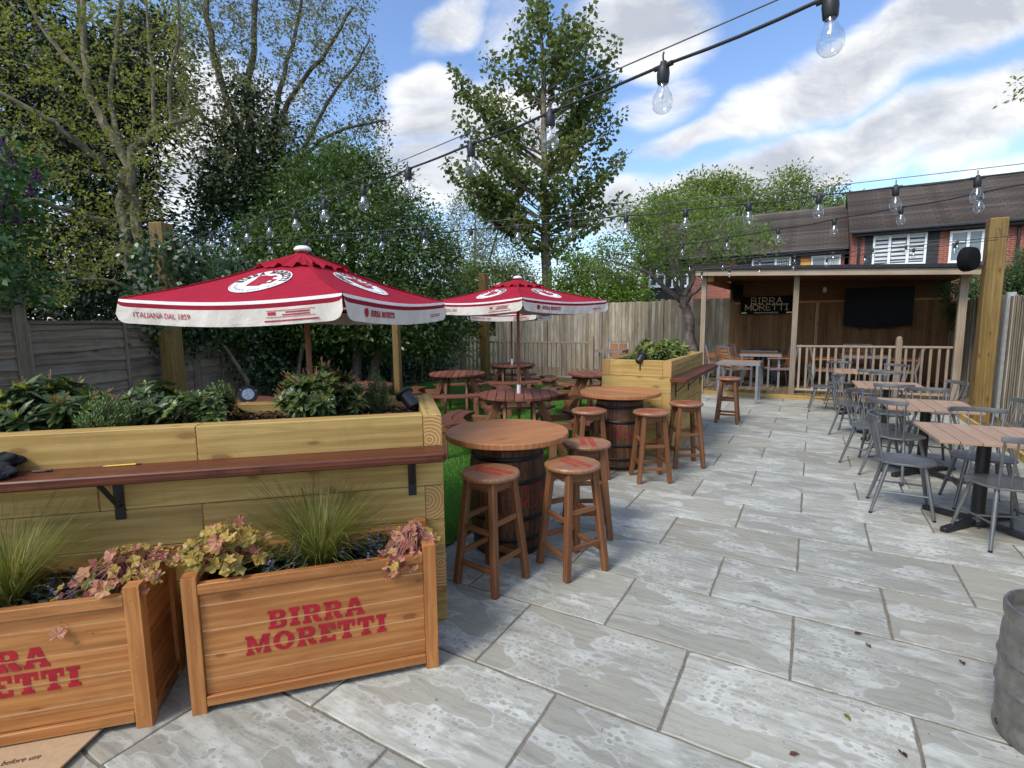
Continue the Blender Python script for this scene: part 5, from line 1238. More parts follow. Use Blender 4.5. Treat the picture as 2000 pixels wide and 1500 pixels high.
def spot(label, base, tgt):
    t = thing('garden_spotlight', label, 'spotlight', base, 0); t.scale = (1.18, 1.18, 1.18); d = (Vector(tgt) - Vector(base)).normalized(); M = d.to_track_quat('Z', 'Y').to_matrix(); c = Vector((0, 0, .075))
    m = MB(); m.lathe([(0, -.055), (.030, -.052), (.034, -.045), (.036, .035), (.050, .040), (.050, .052), (.031, .053)], 24, c=c, M=M); m.build('housing', blackm, t, smooth='auto')
    m = MB(); m.lathe([(.031, .0535), (0, .0525)], 24, c=c, M=M); m.build('lens', plain('lamp_lens', (.34, .38, .40), .15, .3, .3, 90), t, smooth=True)
    m = MB()
    for k in range(3): a = k * 2.1 + .4; m.lathe([(0, .001), (.005, 0), (.005, -.003)], 8, c=c + M @ Vector((.044 * math.cos(a), .044 * math.sin(a), .054)), M=M)
    m.build('screws', alu, t); m = MB(); m.tube([(0, 0, -.05), (0, 0, .04)], .012, 8); m.build('spike', blackm, t); return t
p = gz(485, 782, 1.155); spot('round black garden spotlight in bed with its glass face towards us', (p[0], p[1], 1.095), (p[0] + .9, p[1] - .55, 1.45))
p = b1(.155, .50, 1.085); spot('black garden spotlight at right corner of foreground bed facing away left', p, (p[0] - 1.3, p[1] + .1, 2.2))
p = gz(1251, 703, 1.17); spot('black garden spotlight among shrubs in the shorter raised bed', (p[0], p[1], 1.10), (p[0] + .2, p[1] + .5, 1.6))
needle_shrub('rosemary bush at front left corner of the shorter raised bed', (-1.98, 6.52, 1.09), .13, .17, 70)
for (x, y), r_, n, lb in (((-1.72, 6.75), .19, 44, 'variegated shrub at front of the shorter raised bed, beside its spotlight'), ((-1.95, 7.1), .17, 26, 'variegated shrub at left side of the shorter raised bed'),
                          ((-1.68, 7.25), .18, 34, 'variegated shrub in middle of the shorter raised bed'), ((-1.75, 7.8), .2, 34, 'variegated shrub at far end of the shorter raised bed')):
    whorl_shrub('variegated_shrub', lb, (x, y, 1.09), r_, r_, .27, n, .095, .036, 0, .0, .45, varieg)
# planter plants
def pl(p0, ang, x, y, z=.50): return (p0[0] + x * math.cos(ang) - y * math.sin(ang), p0[1] + x * math.sin(ang) + y * math.cos(ang), z)
PA, PB = ((-2.2, 1.06), math.radians(46.9)), ((-2.29 - 1.05 * math.cos(a45), .95 - 1.05 * math.sin(a45)), a45)
grassl = leafmat('fountain_grass_blade', (.10, .125, .022), (.20, .21, .05), (.46, .39, .16), .3, .5, .3)
def fountain(label, base, n, h, spread):
    t = thing('ornamental_grass', label, 'ornamental grass', base); V = []; R = []
    for i in range(n):
        a = random.random() * 2 * PI; sp = spread * random.random() ** .6; hh = h * random.uniform(.45, 1.0); d = np.array([math.cos(a), math.sin(a), 0]); s = np.array([-math.sin(a), math.cos(a), 0]); b = d * random.random() * .045
        wv_, ph = random.uniform(0, .012), random.random() * 6; pts = []; w0 = random.uniform(.0014, .0032); droop = random.uniform(.0, .6) * (1 if random.random() < .6 else .2)
        for k in range(9):
            u = k / 8; pts.append((b + d * sp * u ** 1.35 + np.array([0, 0, hh * (u - droop * u ** 3.2)]) + s * wv_ * math.sin(ph + u * 9) * u, w0 * (1 - .85 * u)))
        r = random.random() ** 1.3
        for k in range(8):
            (p, w_), (q_, w2) = pts[k], pts[k + 1]; V += [p - s * w_, p + s * w_, q_ + s * w2, q_ - s * w2]; R.append(min(1, r * .7 + .3 * k / 8))
    npmesh('blades', np.array(V), 4, R, grassl, t); return t
fountain('fountain grass fanning out in middle of the whole planter', pl(*PA, .53, .20), 850, .47, .42)
fountain('fountain grass at left edge in the cut off planter', pl(*PB, .50, .22), 750, .47, .42)
LOB = []
for k in range(20):
    th = 2 * PI * k / 20; r_ = (1.0 if k % 4 == 2 else .90 if k % 2 else .74) if 1 < k < 19 else .28; LOB.append((r_ * math.cos(th + PI), r_ * math.sin(th + PI)))
heum = leafmat('coral_bells_leaf', (.20, .17, .04), (.40, .28, .06), (.56, .38, .11), .3, .45, .35)
heup = leafmat('pink_leaf', (.30, .10, .075), (.50, .235, .15), (.56, .32, .16), .3, .5, .3)
pet = plain('pink_petiole', (.33, .13, .11), .6, 0, .2, 30, .3)
def coral_bells(label, base, leaves, mat, spread, h, size, droop=None, mix=None, grp='coral bells in the planters'):
    t = thing('coral_bells', label, 'leafy plant', base, 0, grp); m = MB(); ml = MB(); st_ = MB()
    for i in range(leaves):
        a = random.random() * 2 * PI; q_ = random.random() ** .5
        d = Vector((math.cos(a), math.sin(a), 0)); tip = d * spread * q_ + Vector((0, 0, h * random.uniform(.45, 1.0) * (1 - .45 * q_)))
        if droop and random.random() < droop[0]: tip = Vector(droop[1]) * random.uniform(.7, 1.1) + Vector((wob(.07), wob(.07), -random.uniform(0.0, droop[2])))
        b = Vector((wob(.02), wob(.02), 0)); mid = (b + tip) / 2 + Vector((0, 0, .05 + .04 * q_)); st_.tube([b, mid, tip], [.0022, .002, .0014], 4, cap=False)
        n = (Vector((wob(.6), wob(.6), .75)) + d * .35 + Vector((.25, -.5, 0))).normalized(); e = n.cross(Vector((wob(1), wob(1), wob(1)))).normalized(); f = n.cross(e); s = size * random.uniform(.6, 1.15); r = random.random()
        tgt = ml if (mix and random.random() < mix[0]) else m; b0 = len(tgt.v); tgt.v.append(tuple(tip - n * s * .10)); cup = random.uniform(.05, .3)
        for x, y in LOB: rr2 = x * x + y * y; tgt.v.append(tuple(tip + (e * x + f * y) * s + n * s * (cup * rr2 * .6 + .16 * math.sin(x * 9 + y * 6 + i))))
        for k in range(20): tgt.face((b0, b0 + 1 + k, b0 + 1 + (k + 1) % 20), None, min(1, max(0, r + wob(.12))))
    if m.v: m.build('leaves', mat, t)
    if ml.v: ml.build('pink_leaves', mix[1], t)
    st_.build('stems', pet, t); return t
coral_bells('yellow leaved coral bells at left end of the whole planter', pl(*PA, .15, .17), 115, heum, .175, .33, .034, mix=(.10, heup))
coral_bells('pink and orange coral bells spilling over right corner of the whole planter', pl(*PA, .955, .12, .53), 150, heup, .12, .17, .027, droop=(.45, (.02, -.12, .08), .11), mix=(.25, heum))
coral_bells('trailing yellow and pink coral bells on right corner of the cut off planter', pl(*PB, .96, .17, .52), 110, heum, .19, .22, .033, droop=(.38, (-.06, -.19, .07), .19), mix=(.28, heup))
ajl = leafmat('bugle_leaf', (.016, .028, .016), (.030, .05, .026), (.06, .075, .04), .15, .4, .4); ajf = leafmat('blue_flower', (.07, .07, .12), (.12, .12, .21), (.20, .19, .29), .2, .6, .2)
def bugle(label, p0, ang, x0, x1, n, spikes):
    base = pl(p0, ang, (x0 + x1) / 2, .2, .505); t = thing('bugle_plant', label, 'ground cover', base, ang); P, D, N, L = [], [], [], []
    for i in range(n):
        P.append([random.uniform(-(x1 - x0) / 2, (x1 - x0) / 2), random.uniform(-.15, .15), random.uniform(-.01, .065)]); a = random.random() * 2 * PI; D.append([math.cos(a), math.sin(a), random.uniform(0, .6)]); N.append([wob(.4), wob(.4), 1]); L.append(random.uniform(.022, .045))
    npmesh('leaves', leafquads(np.array(P), np.array(D), np.array(N), L, np.array(L) * .55, .12), 4, rng.random(n), ajl, t); P, D, N, L = [], [], [], []
    for i in range(spikes):
        x, y = random.uniform(-(x1 - x0) / 2, (x1 - x0) / 2), random.uniform(-.17, .15); hh = random.uniform(.06, .13); lean = (wob(.3), -.25 + wob(.3))
        for k in range(34):
            u = random.random(); a = random.random() * 6.28; P.append([x + lean[0] * hh * u, y + lean[1] * hh * u, .03 + hh * u]); D.append([math.cos(a), math.sin(a), .4]); N.append([0, 0, 1]); L.append(random.uniform(.008, .014))
    npmesh('buds_or_flowers', leafquads(np.array(P), np.array(D), np.array(N), L, np.array(L) * .7, .1), 4, rng.random(len(P)), ajf, t); return t
bugle('dark leaved bugle with blue spikes left of grass in the whole planter', *PA, .27, .47, 420, 9)
bugle('dark leaved bugle with blue spikes right of grass in the whole planter', *PA, .60, .88, 520, 11)
bugle('dark leaved bugle carpet with blue spikes in the cut off planter', *PB, .56, .90, 700, 13)
# ================================================================ small loose objects
def sh1(al, out, z): return b1(al, -out, z)
q_ = sh1(1.49, .03, 1.0045); t = thing('pencil', 'yellow pencil with dark end lying on the red ledge', 'pencil', q_, A1 + .05)
m = MB(); m.tube([(-.065, 0, 0), (.052, 0, 0)], .0040, 6); m.build('barrel', plain('pencil_yellow', (.66, .44, .05), .4), t)
m = MB(); m.tube([(-.066, 0, 0), (-.082, 0, 0)], [.0038, .0006], 6); m.build('tip', plain('bare_pencil_wood', (.6, .42, .25), .6), t); m = MB(); m.tube([(.0525, 0, 0), (.072, 0, 0)], .0042, 6); m.build('end_cap', blackm, t)
q_ = sh1(1.80, .055, 1.006); t = thing('marker_pen', 'short dark marker pen on ledge beside the black gloves', 'pen', q_, A1 + .12)
m = MB(); m.tube([(-.035, 0, 0), (.015, 0, 0)], .0055, 10); m.build('barrel', plain('pen_body', (.10, .035, .045), .4), t); m = MB(); m.tube([(.0155, 0, 0), (.038, 0, 0)], .006, 10); m.build('cap', blackm, t)
q_ = sh1(1.955, .085, 1.002); t = thing('work_gloves', 'crumpled black work gloves on the red ledge at left edge', 'gloves', q_, A1)
m = MB()
def gl(cx_, cy_, cz, rx, ry, rz_, ph):
    def fn(u, v):
        th, fi = u * 2 * PI, v * PI; k = 1 + .16 * math.sin(3 * th + ph + 2 * fi) + .1 * math.sin(5 * fi + th * 2 + ph * 2)
        return (cx_ + rx * k * math.sin(fi) * math.cos(th), cy_ + ry * k * math.sin(fi) * math.sin(th), max(0.0005, cz + rz_ * k * math.cos(fi)))
    m.grid(fn, 28, 14)
gl(-.04, .02, .035, .095, .05, .038, 1.0); gl(.01, .045, .06, .07, .035, .032, 2.3); gl(.045, -.015, .022, .05, .03, .024, .4)
for k in range(4): gl(-.02 + .03 * k, -.05 - .012 * (k % 2), .012, .013, .042 - .006 * abs(k - 1.5), .012, k * 1.3)
m.build('gloves', darkcloth, t, smooth=True)
card = plain('cardboard', (.40, .275, .165), .85, 0, .08, 60, .15)
t = thing('cardboard_box', 'flattened cardboard box lying on paving at bottom left', 'cardboard', (-2.62, .62, 0), a45 + .02)
m = MB(); m.prism([(-.42, -.34), (.165, -.34), (.30, .055), (.26, .10), (-.42, .092)], .016, .024, uvax=0); m.build('flap', card, t); m = MB(); m.prism([(-.40, -.33), (.15, -.33), (.27, .04), (-.40, .06)], .004, .011); m.build('lower_flap', card, t)
m = MB(); m.box((-.14, .0, .042), (.22, .10, .004), Matrix.Rotation(.35, 3, 'Y') @ Matrix.Rotation(-.3, 3, 'X')); m.build('raised_flap', card, t)
V, T, wd = sans('thoroughly before use', .036); m = MB(); m.tris([(p[0] * .8 + .145 - wd * .8 - .02, p[1] - .10, .0255) for p in V], T); m.build('lettering', printdark, t)
# steel keg
kc = np.array(at(1938, 1425, 1.0)) * 1; g0 = gz(1938, 1428); dd = np.array([RT[0, 0], RT[1, 0]]); kx, ky = g0[0] + .195 * dd[0] + .035, g0[1] + .195 * dd[1] - .06
t = thing('beer_keg', 'dented grey steel beer keg cut by bottom right edge', 'keg', (kx, ky, 0), .4)
pr = [(.178, .0), (.192, .004), (.197, .02), (.197, .055), (.19, .075), (.188, .085), (.194, .10), (.197, .14), (.197, .19), (.201, .20), (.2045, .208), (.201, .216), (.197, .226), (.197, .305), (.201, .315), (.2045, .323), (.201, .331), (.197, .341), (.197, .40), (.194, .44), (.188, .455), (.19, .468), (.196, .49), (.197, .525), (.194, .533), (.186, .535), (.182, .53), (.182, .47)]
m = MB(); m.lathe(pr, 56); m.build('shell', steel, t, smooth='auto')
m = MB(); m.lathe([(.183, .47), (.12, .485), (.05, .49), (.035, .49), (.035, .515), (0, .515)], 40); m.build('top', steel, t, smooth='auto')
for a in (2.6, 3.3, 4.4, 5.5):
    m = MB(); M = Matrix.Rotation(a - .4, 3, 'Z') @ Matrix.Rotation(PI / 2, 3, 'Y'); m.lathe([(0, .003), (.011, .002), (.012, 0)], 14, c=Matrix.Rotation(a - .4, 3, 'Z') @ Vector((.1965, 0, .045)), M=M); m.build('drain_hole', blackm, t)
# a few fallen leaves on the slabs
fm = leafmat('fallen_leaf', (.05, .02, .012), (.11, .055, .03), (.14, .15, .03), .1, .7, .2)
for i, (px, py, lb) in enumerate(((1668, 1238, 'small dark brown fallen leaf on paving, right of centre'), (1700, 1266, 'tan fallen leaf just right of the dark brown one'), (1648, 1394, 'small green leaf scrap on paving near bottom right'), (1772, 1482, 'dark red fallen leaf at the bottom right of paving'), (1917, 1033, 'curled yellow brown leaf under nearest slatted table'), (1541, 1475, 'pale brown crumpled leaf at bottom of paving'), (1884, 1300, 'reddish fallen leaf left of the keg'))):
    g = gz(px, py, .004); a = random.random() * 6; P = np.array([[0, 0, .001]]); t = npmesh('fallen_leaf', leaf6(P, np.array([[math.cos(a), math.sin(a), .15]]), np.array([[.1, .1, 1.]]), [.042], [.024]), 4, [(.1, .5, 1.0, .0, .6, .4, .2)[i]] * 4, fm)
    t.location = (g[0], g[1], .006); tag(t, lb, 'leaf')
# ================================================================ trees: limbs -> twigs joined to leaf clusters inside a crown outline with real depth
def inpoly(x, y, poly):
    c = np.zeros(len(x), bool); n = len(poly); j = n - 1
    for i in range(n):
        xi, yi = poly[i]; xj, yj = poly[j]
        k = ((yi > y) != (yj > y)) & (x < (xj - xi) * (y - yi) / (yj - yi + 1e-9) + xi); c ^= k; j = i
    return c
def edist(x, y, poly):
    d = np.full(len(x), 1e9)
    for i in range(len(poly)):
        a = np.array(poly[i]); b = np.array(poly[(i + 1) % len(poly)]); ab = b - a; t = np.clip(((x - a[0]) * ab[0] + (y - a[1]) * ab[1]) / (ab @ ab + 1e-9), 0, 1)
        d = np.minimum(d, np.hypot(x - a[0] - t * ab[0], y - a[1] - t * ab[1]))
    return d
def crown_pts(poly, D, hd, n, soft=70, shell=0.0):
    P = np.array(poly); out = []
    while sum(len(o) for o in out) < n:
        x = rng.uniform(P[:, 0].min(), P[:, 0].max(), n); y = rng.uniform(P[:, 1].min(), P[:, 1].max(), n); k = inpoly(x, y, poly); x, y = x[k], y[k]
        e = np.sqrt(np.clip(edist(x, y, poly) / soft, 0, 1)); u = rng.uniform(-1, 1, len(x))
        if shell: u = np.sign(u) * np.abs(u) ** (1 - shell)
        dd = D + hd * u * e
        v = np.stack([(x - 1000) / F, (y - 750) / F, np.ones(len(x))], 1) * dd[:, None]; out.append(v @ RT.T + np.array([0, 0, H]))
    return np.concatenate(out)[:n]
def tree(name, label, cat, base, limbs, polys, bark, leaf, nleaf, L, Wd, sg, r_twig=.006, twig=True, grp=None, up=.35, flat=.7, wl=.42, mid=3, crown='crown', minz=.15, seg=4):
    """limbs: list of (points[(px,py,D)], r0, r1); polys: list of (outline, D, half depth, clusters)"""
    base = np.array(base, float); t = thing(name, label, cat, tuple(base), 0, grp); nodes, nr = [], []
    if limbs:
        m = MB()
        for pts, r0, r1 in limbs:
            p = [np.array(at(*q)) for q in pts]; n = len(p); fine = []
            for i in range(n - 1):
                for k in range(4):
                    u = k / 4; a, b = p[i], p[i + 1]; pa = p[max(i - 1, 0)]; pb = p[min(i + 2, n - 1)]
                    fine.append(.5 * (2 * a + (b - pa) * u + (2 * pa - 5 * a + 4 * b - pb) * u * u + (3 * a - pa - 3 * b + pb) * u ** 3))
            fine.append(p[-1]); N_ = len(fine); fine = [f + rng.normal(0, min(r0 * .22, .035), 3) * (0 if i in (0, N_ - 1) else 1) for i, f in enumerate(fine)]; rad = [(r0 + (r1 - r0) * i / (N_ - 1)) * (1 + wob(.06)) for i in range(N_)]
            m.tube([tuple(f - base) for f in fine], rad, 9 if r0 > .06 else 6, r=random.random()); nodes += fine; nr += rad
        m.build('trunk', bark, t, smooth=True)
    C = np.concatenate([q if isinstance(q, np.ndarray) else crown_pts(*q) for q in polys]); C = C[C[:, 2] > minz]
    if twig and nodes:
        m = MB(); nd = np.zeros((len(nodes) + len(C) * (mid + 1), 3)); nd[:len(nodes)] = nodes; nrad = np.zeros(len(nd)); nrad[:len(nodes)] = nr; cnt = len(nodes)
        d0 = np.min(np.linalg.norm(C[:, None, :] - np.array(nodes)[None, ::2, :], axis=2), axis=1); order = np.argsort(d0); C = C[order]
        for c in C:
            v = nd[:cnt] - c; d = np.linalg.norm(v, axis=1) + np.where(nd[:cnt, 2] > c[2] + .1, .6, 0) * (np.abs(v[:, 2])) ; j = int(np.argmin(d)); a = nd[j]; ln = np.linalg.norm(c - a)
            if ln < .02: continue
            ra = min(nrad[j] * .75, r_twig * (1 + ln * 1.6)); chain = [a]
            for k in range(1, mid + 1):
                u = k / (mid + 1); chain.append(a + (c - a) * u + rng.normal(0, .055 * ln, 3) + np.array([0, 0, -.12 * ln * math.sin(PI * u) * up * -1]))
            chain.append(c); rad = [ra + (r_twig * .45 - ra) * k / (mid + 1) for k in range(mid + 2)]
            m.tube([tuple(q - base) for q in chain], rad, seg, r=random.random(), cap=False)
            nd[cnt:cnt + mid + 1] = chain[1:]; nrad[cnt:cnt + mid + 1] = rad[1:]; cnt += mid + 1
        m.build('branches', bark, t)
    k = rng.integers(0, len(C), nleaf); ctr = C.mean(0); off = rng.normal(0, 1, (nleaf, 3)) * np.array([1, 1, flat]) * sg; P = C[k] + off
    ok = P[:, 2] > minz * .5; P, off, k = P[ok], off[ok], k[ok]; n = len(P)
    Dv = unit(off + rng.normal(0, sg * .6, (n, 3)) + np.array([0, 0, -.25 * sg])); Nv = unit(rng.normal(0, .6, (n, 3)) + np.array([0, -.35, .9])); Ls = L * rng.uniform(.6, 1.25, n)
    cr = rng.random(len(C)); R = np.clip(cr[k] * wl + rng.random(n) * (1 - wl), 0, 1)
    npmesh(crown, leafquads(P - base, Dv, Nv, Ls, Ls * Wd, .16), 4, R, leaf, t)
    return t
def barkmat(name, a, b, sc_=9):
    t = NT(name); n1 = t.noise(t.uv(1.2, 10), 1.4, 5, .65); n2 = t.noise(t.obj(1, 1, 1), sc_, 5, .65)
    return t.pbr(t.mix(t.ss(t.math('ADD', t.math('MULTIPLY', n1, .5), t.math('MULTIPLY', n2, .5)), .38, .62), a, b), .9, t.bump(n1, .7, .02), 0, .1)
bark_g = barkmat('grey_bark', (.095, .08, .058), (.25, .215, .155)); bark_d = barkmat('dark_bark', (.05, .04, .03), (.13, .105, .078)); bark_c = barkmat('cherry_bark', (.07, .055, .05), (.20, .17, .15))
lf_syc = leafmat('early_leaf', (.11, .15, .032), (.18, .215, .045), (.28, .30, .08), .5)
lf_dark = leafmat('conifer_leaf', (.012, .021, .012), (.024, .042, .019), (.045, .07, .03), .15)
lf_twig = leafmat('pale_spring_leaf', (.10, .12, .055), (.17, .195, .085), (.26, .28, .14), .45)
lf_ivy = leafmat('ivy_leaf', (.012, .026, .012), (.027, .052, .02), (.065, .105, .04), .15, .35, .5)
lf_laur = leafmat('laurel_leaf', (.032, .068, .014), (.064, .12, .024), (.14, .205, .045), .25, .35, .5)
lf_map = leafmat('maple_leaf', (.065, .10, .028), (.115, .16, .042), (.19, .205, .065), .5)
lf_pale = leafmat('silvery_leaf', (.13, .16, .09), (.20, .24, .14), (.30, .33, .22), .35)
lf_lime = leafmat('lime_leaf', (.08, .15, .02), (.14, .24, .035), (.24, .34, .08), .4)
lf_cher = leafmat('cherry_leaf', (.065, .125, .024), (.13, .21, .04), (.24, .31, .07), .45)
lf_far = leafmat('far_tree_leaf', (.09, .135, .03), (.16, .22, .05), (.27, .31, .10), .4)
lf_lil = leafmat('lilac_leaf', (.02, .06, .016), (.04, .10, .03), (.08, .16, .05), .3); lf_pur = leafmat('lilac_flower', (.05, .012, .06), (.10, .028, .115), (.20, .08, .22), .2)
lf_con = leafmat('hedge_conifer_leaf', (.025, .06, .018), (.05, .10, .028), (.09, .16, .045), .2)
def gp(px, D): p = at(px, 620, D); return (p[0], p[1], 0)
q = lambda *a: [(x / 2.5, y / 2.5, d) for x, y, d in a]
# dark conifer far left
tree('conifer_tree', 'dark evergreen conifer at far left behind the bare limbed tree', 'tree', gp(160, 16), [([(170, 720, 16), (165, 400, 16), (160, 100, 16), (155, -250, 16)], .28, .05)],
     [([(-420, -200), (40, -160), (110, 60), (215, 70), (300, 20), (350, 60), (335, 250), (270, 400), (330, 480), (380, 585), (300, 640), (-420, 660)], 16, 1.8, 800)], bark_d, lf_dark, 150000, .20, .45, .42, .014, flat=.5, grp=None)
# big tree at left with grey limbs
T1 = [([(282, 700, 11), (272, 560, 11), (255, 512, 11), (238, 400, 11), (240, 300, 11), (192, 224, 11), (172, 160, 11), (160, 40, 11), (150, -120, 11)], .15, .045),
      ([(292, 700, 10.9), (285, 540, 10.9), (268, 430, 10.9), (258, 310, 10.8), (285, 270, 10.6), (336, 240, 10.4), (372, 232, 10.2)], .13, .04),
      ([(258, 395, 10.9), (232, 352, 10.5), (192, 312, 10.1), (120, 256, 9.6), (48, 212, 9.2), (-60, 150, 8.8)], .085, .035),
      ([(250, 470, 10.8), (200, 432, 10.3), (140, 412, 9.8), (80, 392, 9.4), (10, 395, 9)], .07, .025), ([(336, 240, 10.4), (330, 160, 10.3), (350, 60, 10.2), (340, -60, 10)], .05, .025), ([(300, 255, 10.6), (300, 160, 10.8), (290, 60, 11), (280, -60, 11)], .05, .02),
      ([(172, 160, 11), (110, 90, 11), (60, 20, 11), (20, -60, 11)], .06, .025), ([(240, 300, 11), (215, 200, 11.3), (225, 90, 11.5), (240, -40, 11.6)], .06, .025), ([(282, 590, 11), (250, 560, 10.6), (190, 545, 10.3), (120, 550, 10)], .05, .015)]
tree('broadleaf_tree', 'big grey limbed tree at left with sparse yellow green young leaves', 'tree', gp(285, 11), T1,
     [([(-350, -250), (330, -250), (380, -20), (368, 120), (392, 230), (345, 330), (310, 480), (150, 590), (-350, 600)], 10.8, 2.4, 2300)], bark_g, lf_syc, 30000, .080, .6, .085, .0085, wl=.5, up=.5)
# many stemmed twiggy tree
T2 = [([(500, 720, 13), (492, 560, 13), (485, 420, 13), (468, 260, 13), (425, 140, 13), (400, 0, 13), (390, -120, 13)], .14, .05), ([(503, 720, 13), (496, 400, 13), (484, 200, 13.2), (498, 60, 13.2), (505, -120, 13.2)], .13, .05),
      ([(508, 700, 13), (510, 480, 12.8), (525, 330, 12.6), (562, 200, 12.5), (625, 115, 12.4), (690, 15, 12.3)], .11, .03), ([(512, 600, 13), (535, 430, 12.6), (575, 325, 12.3), (650, 262, 12), (752, 235, 11.8)], .09, .018),
      ([(525, 330, 12.6), (545, 180, 12.8), (580, 60, 13), (600, -80, 13)], .07, .03), ([(575, 325, 12.3), (640, 200, 12.2), (700, 120, 12.2), (722, 70, 12.2)], .05, .014), ([(468, 260, 13), (400, 230, 12.6), (350, 180, 12.4)], .06, .02)]
tree('twiggy_tree', 'tall many stemmed tree with thin spring leaves against the blue sky', 'tree', gp(505, 13), T2,
     [([(345, -200), (650, -200), (735, -30), (722, 70), (748, 150), (742, 215), (768, 250), (745, 320), (700, 345), (560, 370), (420, 400), (345, 280)], 12.6, 2.2, 2200)], bark_d, lf_twig, 20000, .09, .55, .06, .0085, wl=.5, up=.6)
tree('ivy_climber', 'dark ivy mass climbing up stems of the many stemmed tree', 'ivy', gp(480, 12.6), [([(480, 720, 12.7), (480, 400, 12.7), (470, 200, 12.9)], .05, .02)],
     [([(425, 230), (470, 150), (520, 190), (560, 250), (575, 390), (600, 480), (560, 640), (300, 640), (320, 520), (390, 420), (400, 320)], 12.5, .9, 230)], bark_d, lf_ivy, 27000, .10, .8, .20, .005, twig=False)
# laurel mass and ivy along the left boundary
tree('laurel_tree', 'large rounded evergreen laurel behind the big parasol, bright green crown', 'tree', gp(720, 10.6), [([(700, 760, 10.6), (690, 600, 10.6), (680, 420, 10.6)], .12, .05), ([(720, 760, 10.6), (760, 600, 10.6), (790, 480, 10.6)], .1, .04)],
     [([(545, 380), (580, 320), (640, 285), (700, 290), (735, 330), (775, 345), (820, 395), (850, 440), (875, 480), (885, 540), (905, 610), (900, 680), (520, 690), (430, 600), (470, 470)], 10.8, 1.5, 1000)], bark_d, lf_laur, 78000, .10, .42, .19, .006, wl=.6, twig=True)
ivb = MB()
def hedge_pts(n):
    path = [(-8.1, 3.7), (-8.75, 5.2), (-9.3, 6.8), (-9.6, 8.6), (-9.75, 10.4), (-9.75, 12.6)]; seg = rng.integers(0, len(path) - 1, n); u = rng.random(n); A_ = np.array(path); P = A_[seg] * (1 - u[:, None]) + A_[seg + 1] * u[:, None]
    z = rng.uniform(.1, 2.75, n); w_ = .30 + .35 * (z / 2.6) + .15 * np.sin(P[:, 1] * 2.1 + z * 2); P = np.stack([P[:, 0] + rng.uniform(-.4, 1, n) * w_, P[:, 1] + rng.normal(0, .05, n), z], 1)
    keep = (z > 1.35) | (P[:, 1] > 6.3 + rng.normal(0, .5, n)); return P[keep]
HP = hedge_pts(1500); t = thing('ivy_hedge', 'dark ivy hedge hanging over the left fence behind the picnic tables', 'hedge', (-9.3, 8, 0)); k = rng.integers(0, len(HP), 60000); off = rng.normal(0, .13, (60000, 3)); P = HP[k] + off; P = P[P[:, 2] > .05]; n = len(P)
Nv = unit(rng.normal(0, .5, (n, 3)) + np.array([.7, -.4, .5])); Dv = unit(rng.normal(0, .6, (n, 3)) + np.array([.2, 0, -.6])); Ls = rng.uniform(.05, .10, n)
lf_hedge = leafmat('hedge_ivy_leaf', (.012, .032, .010), (.028, .065, .018), (.085, .155, .04), .2, .32, .5)
npmesh('foliage', leafquads(P - np.array([-9.3, 8, 0]), Dv, Nv, Ls, Ls * .7, .1), 4, rng.random(n), lf_hedge, t)
m = MB()
for y in (3.9, 5.2, 6.4, 8.2, 9.7, 11.2): x = -8.1 - (y - 3.7) * .2; m.tube([(x + 9.3 + .2, y - 8, 0), (x + 9.3 + .1, y - 8 + .15, .7), (x + 9.3 + wob(.3), y - 8 + wob(.4), 1.5), (x + 9.3 + wob(.4), y - 8 + wob(.5), 2.3)], [.05, .04, .035, .02], 7)
m.build('vines', bark_g, t, smooth=True)
# maple in the middle: upswept shoots from the trunk out to the crown's edge, leaves along their outer parts
def shoots(trunk, outline, D, hd, n_in, r0, step, lo=.34):
    """trunk: [(px,py)] bottom->top; returns limbs and leaf cluster points"""
    ty = np.array([p[1] for p in trunk]); tx = np.array([p[0] for p in trunk]); tg = []
    for i in range(len(outline)):
        (x0, y0), (x1, y1) = outline[i], outline[(i + 1) % len(outline)]; n = max(1, int(math.hypot(x1 - x0, y1 - y0) / 30))
        for k in range(n): u = k / n; tg.append((x0 + (x1 - x0) * u, y0 + (y1 - y0) * u, random.uniform(-.45, .45)))
    P = np.array(outline); k = 0
    while k < n_in:
        x, y = random.uniform(P[:, 0].min(), P[:, 0].max()), random.uniform(P[:, 1].min(), P[:, 1].max())
        if inpoly(np.array([x]), np.array([y]), outline)[0]: tg.append((x, y, random.choice((-1, 1)) * random.uniform(.4, 1.0))); k += 1
    limbs, pts = [], []
    for x, y, u in tg:
        dx = abs(x - np.interp(y, ty[::-1], tx[::-1])); ys = min(y + 25 + dx * random.uniform(.55, .95) + abs(u) * hd * 18, 455 + random.uniform(-30, 60)); xs = float(np.interp(ys, ty[::-1], tx[::-1]))
        d1 = D + u * hd; mx, my = xs + (x - xs) * .55, ys + (y - ys) * .36 - 4
        if ys - y < 8: my = (ys + y) / 2
        limbs.append(([(xs, ys, D), (mx, my, D + (d1 - D) * .5), (x, y, d1)], r0 * (.5 + dx / 200), .008))
        a, m_, c = [np.array(at(*q)) for q in ((xs, ys, D), (mx, my, D + (d1 - D) * .5), (x, y, d1))]; L = np.linalg.norm(c - a); nn = max(3, int(L / step))
        for j in range(nn + 1):
            v = lo + (1 - lo) * j / nn; pts.append((1 - v) ** 2 * a + 2 * v * (1 - v) * m_ + v * v * c)
    return limbs, np.array(pts)
MT = [(1072, 690), (1068, 560), (1064, 420), (1063, 300), (1061, 150), (1057, 20), (1055, -60)]
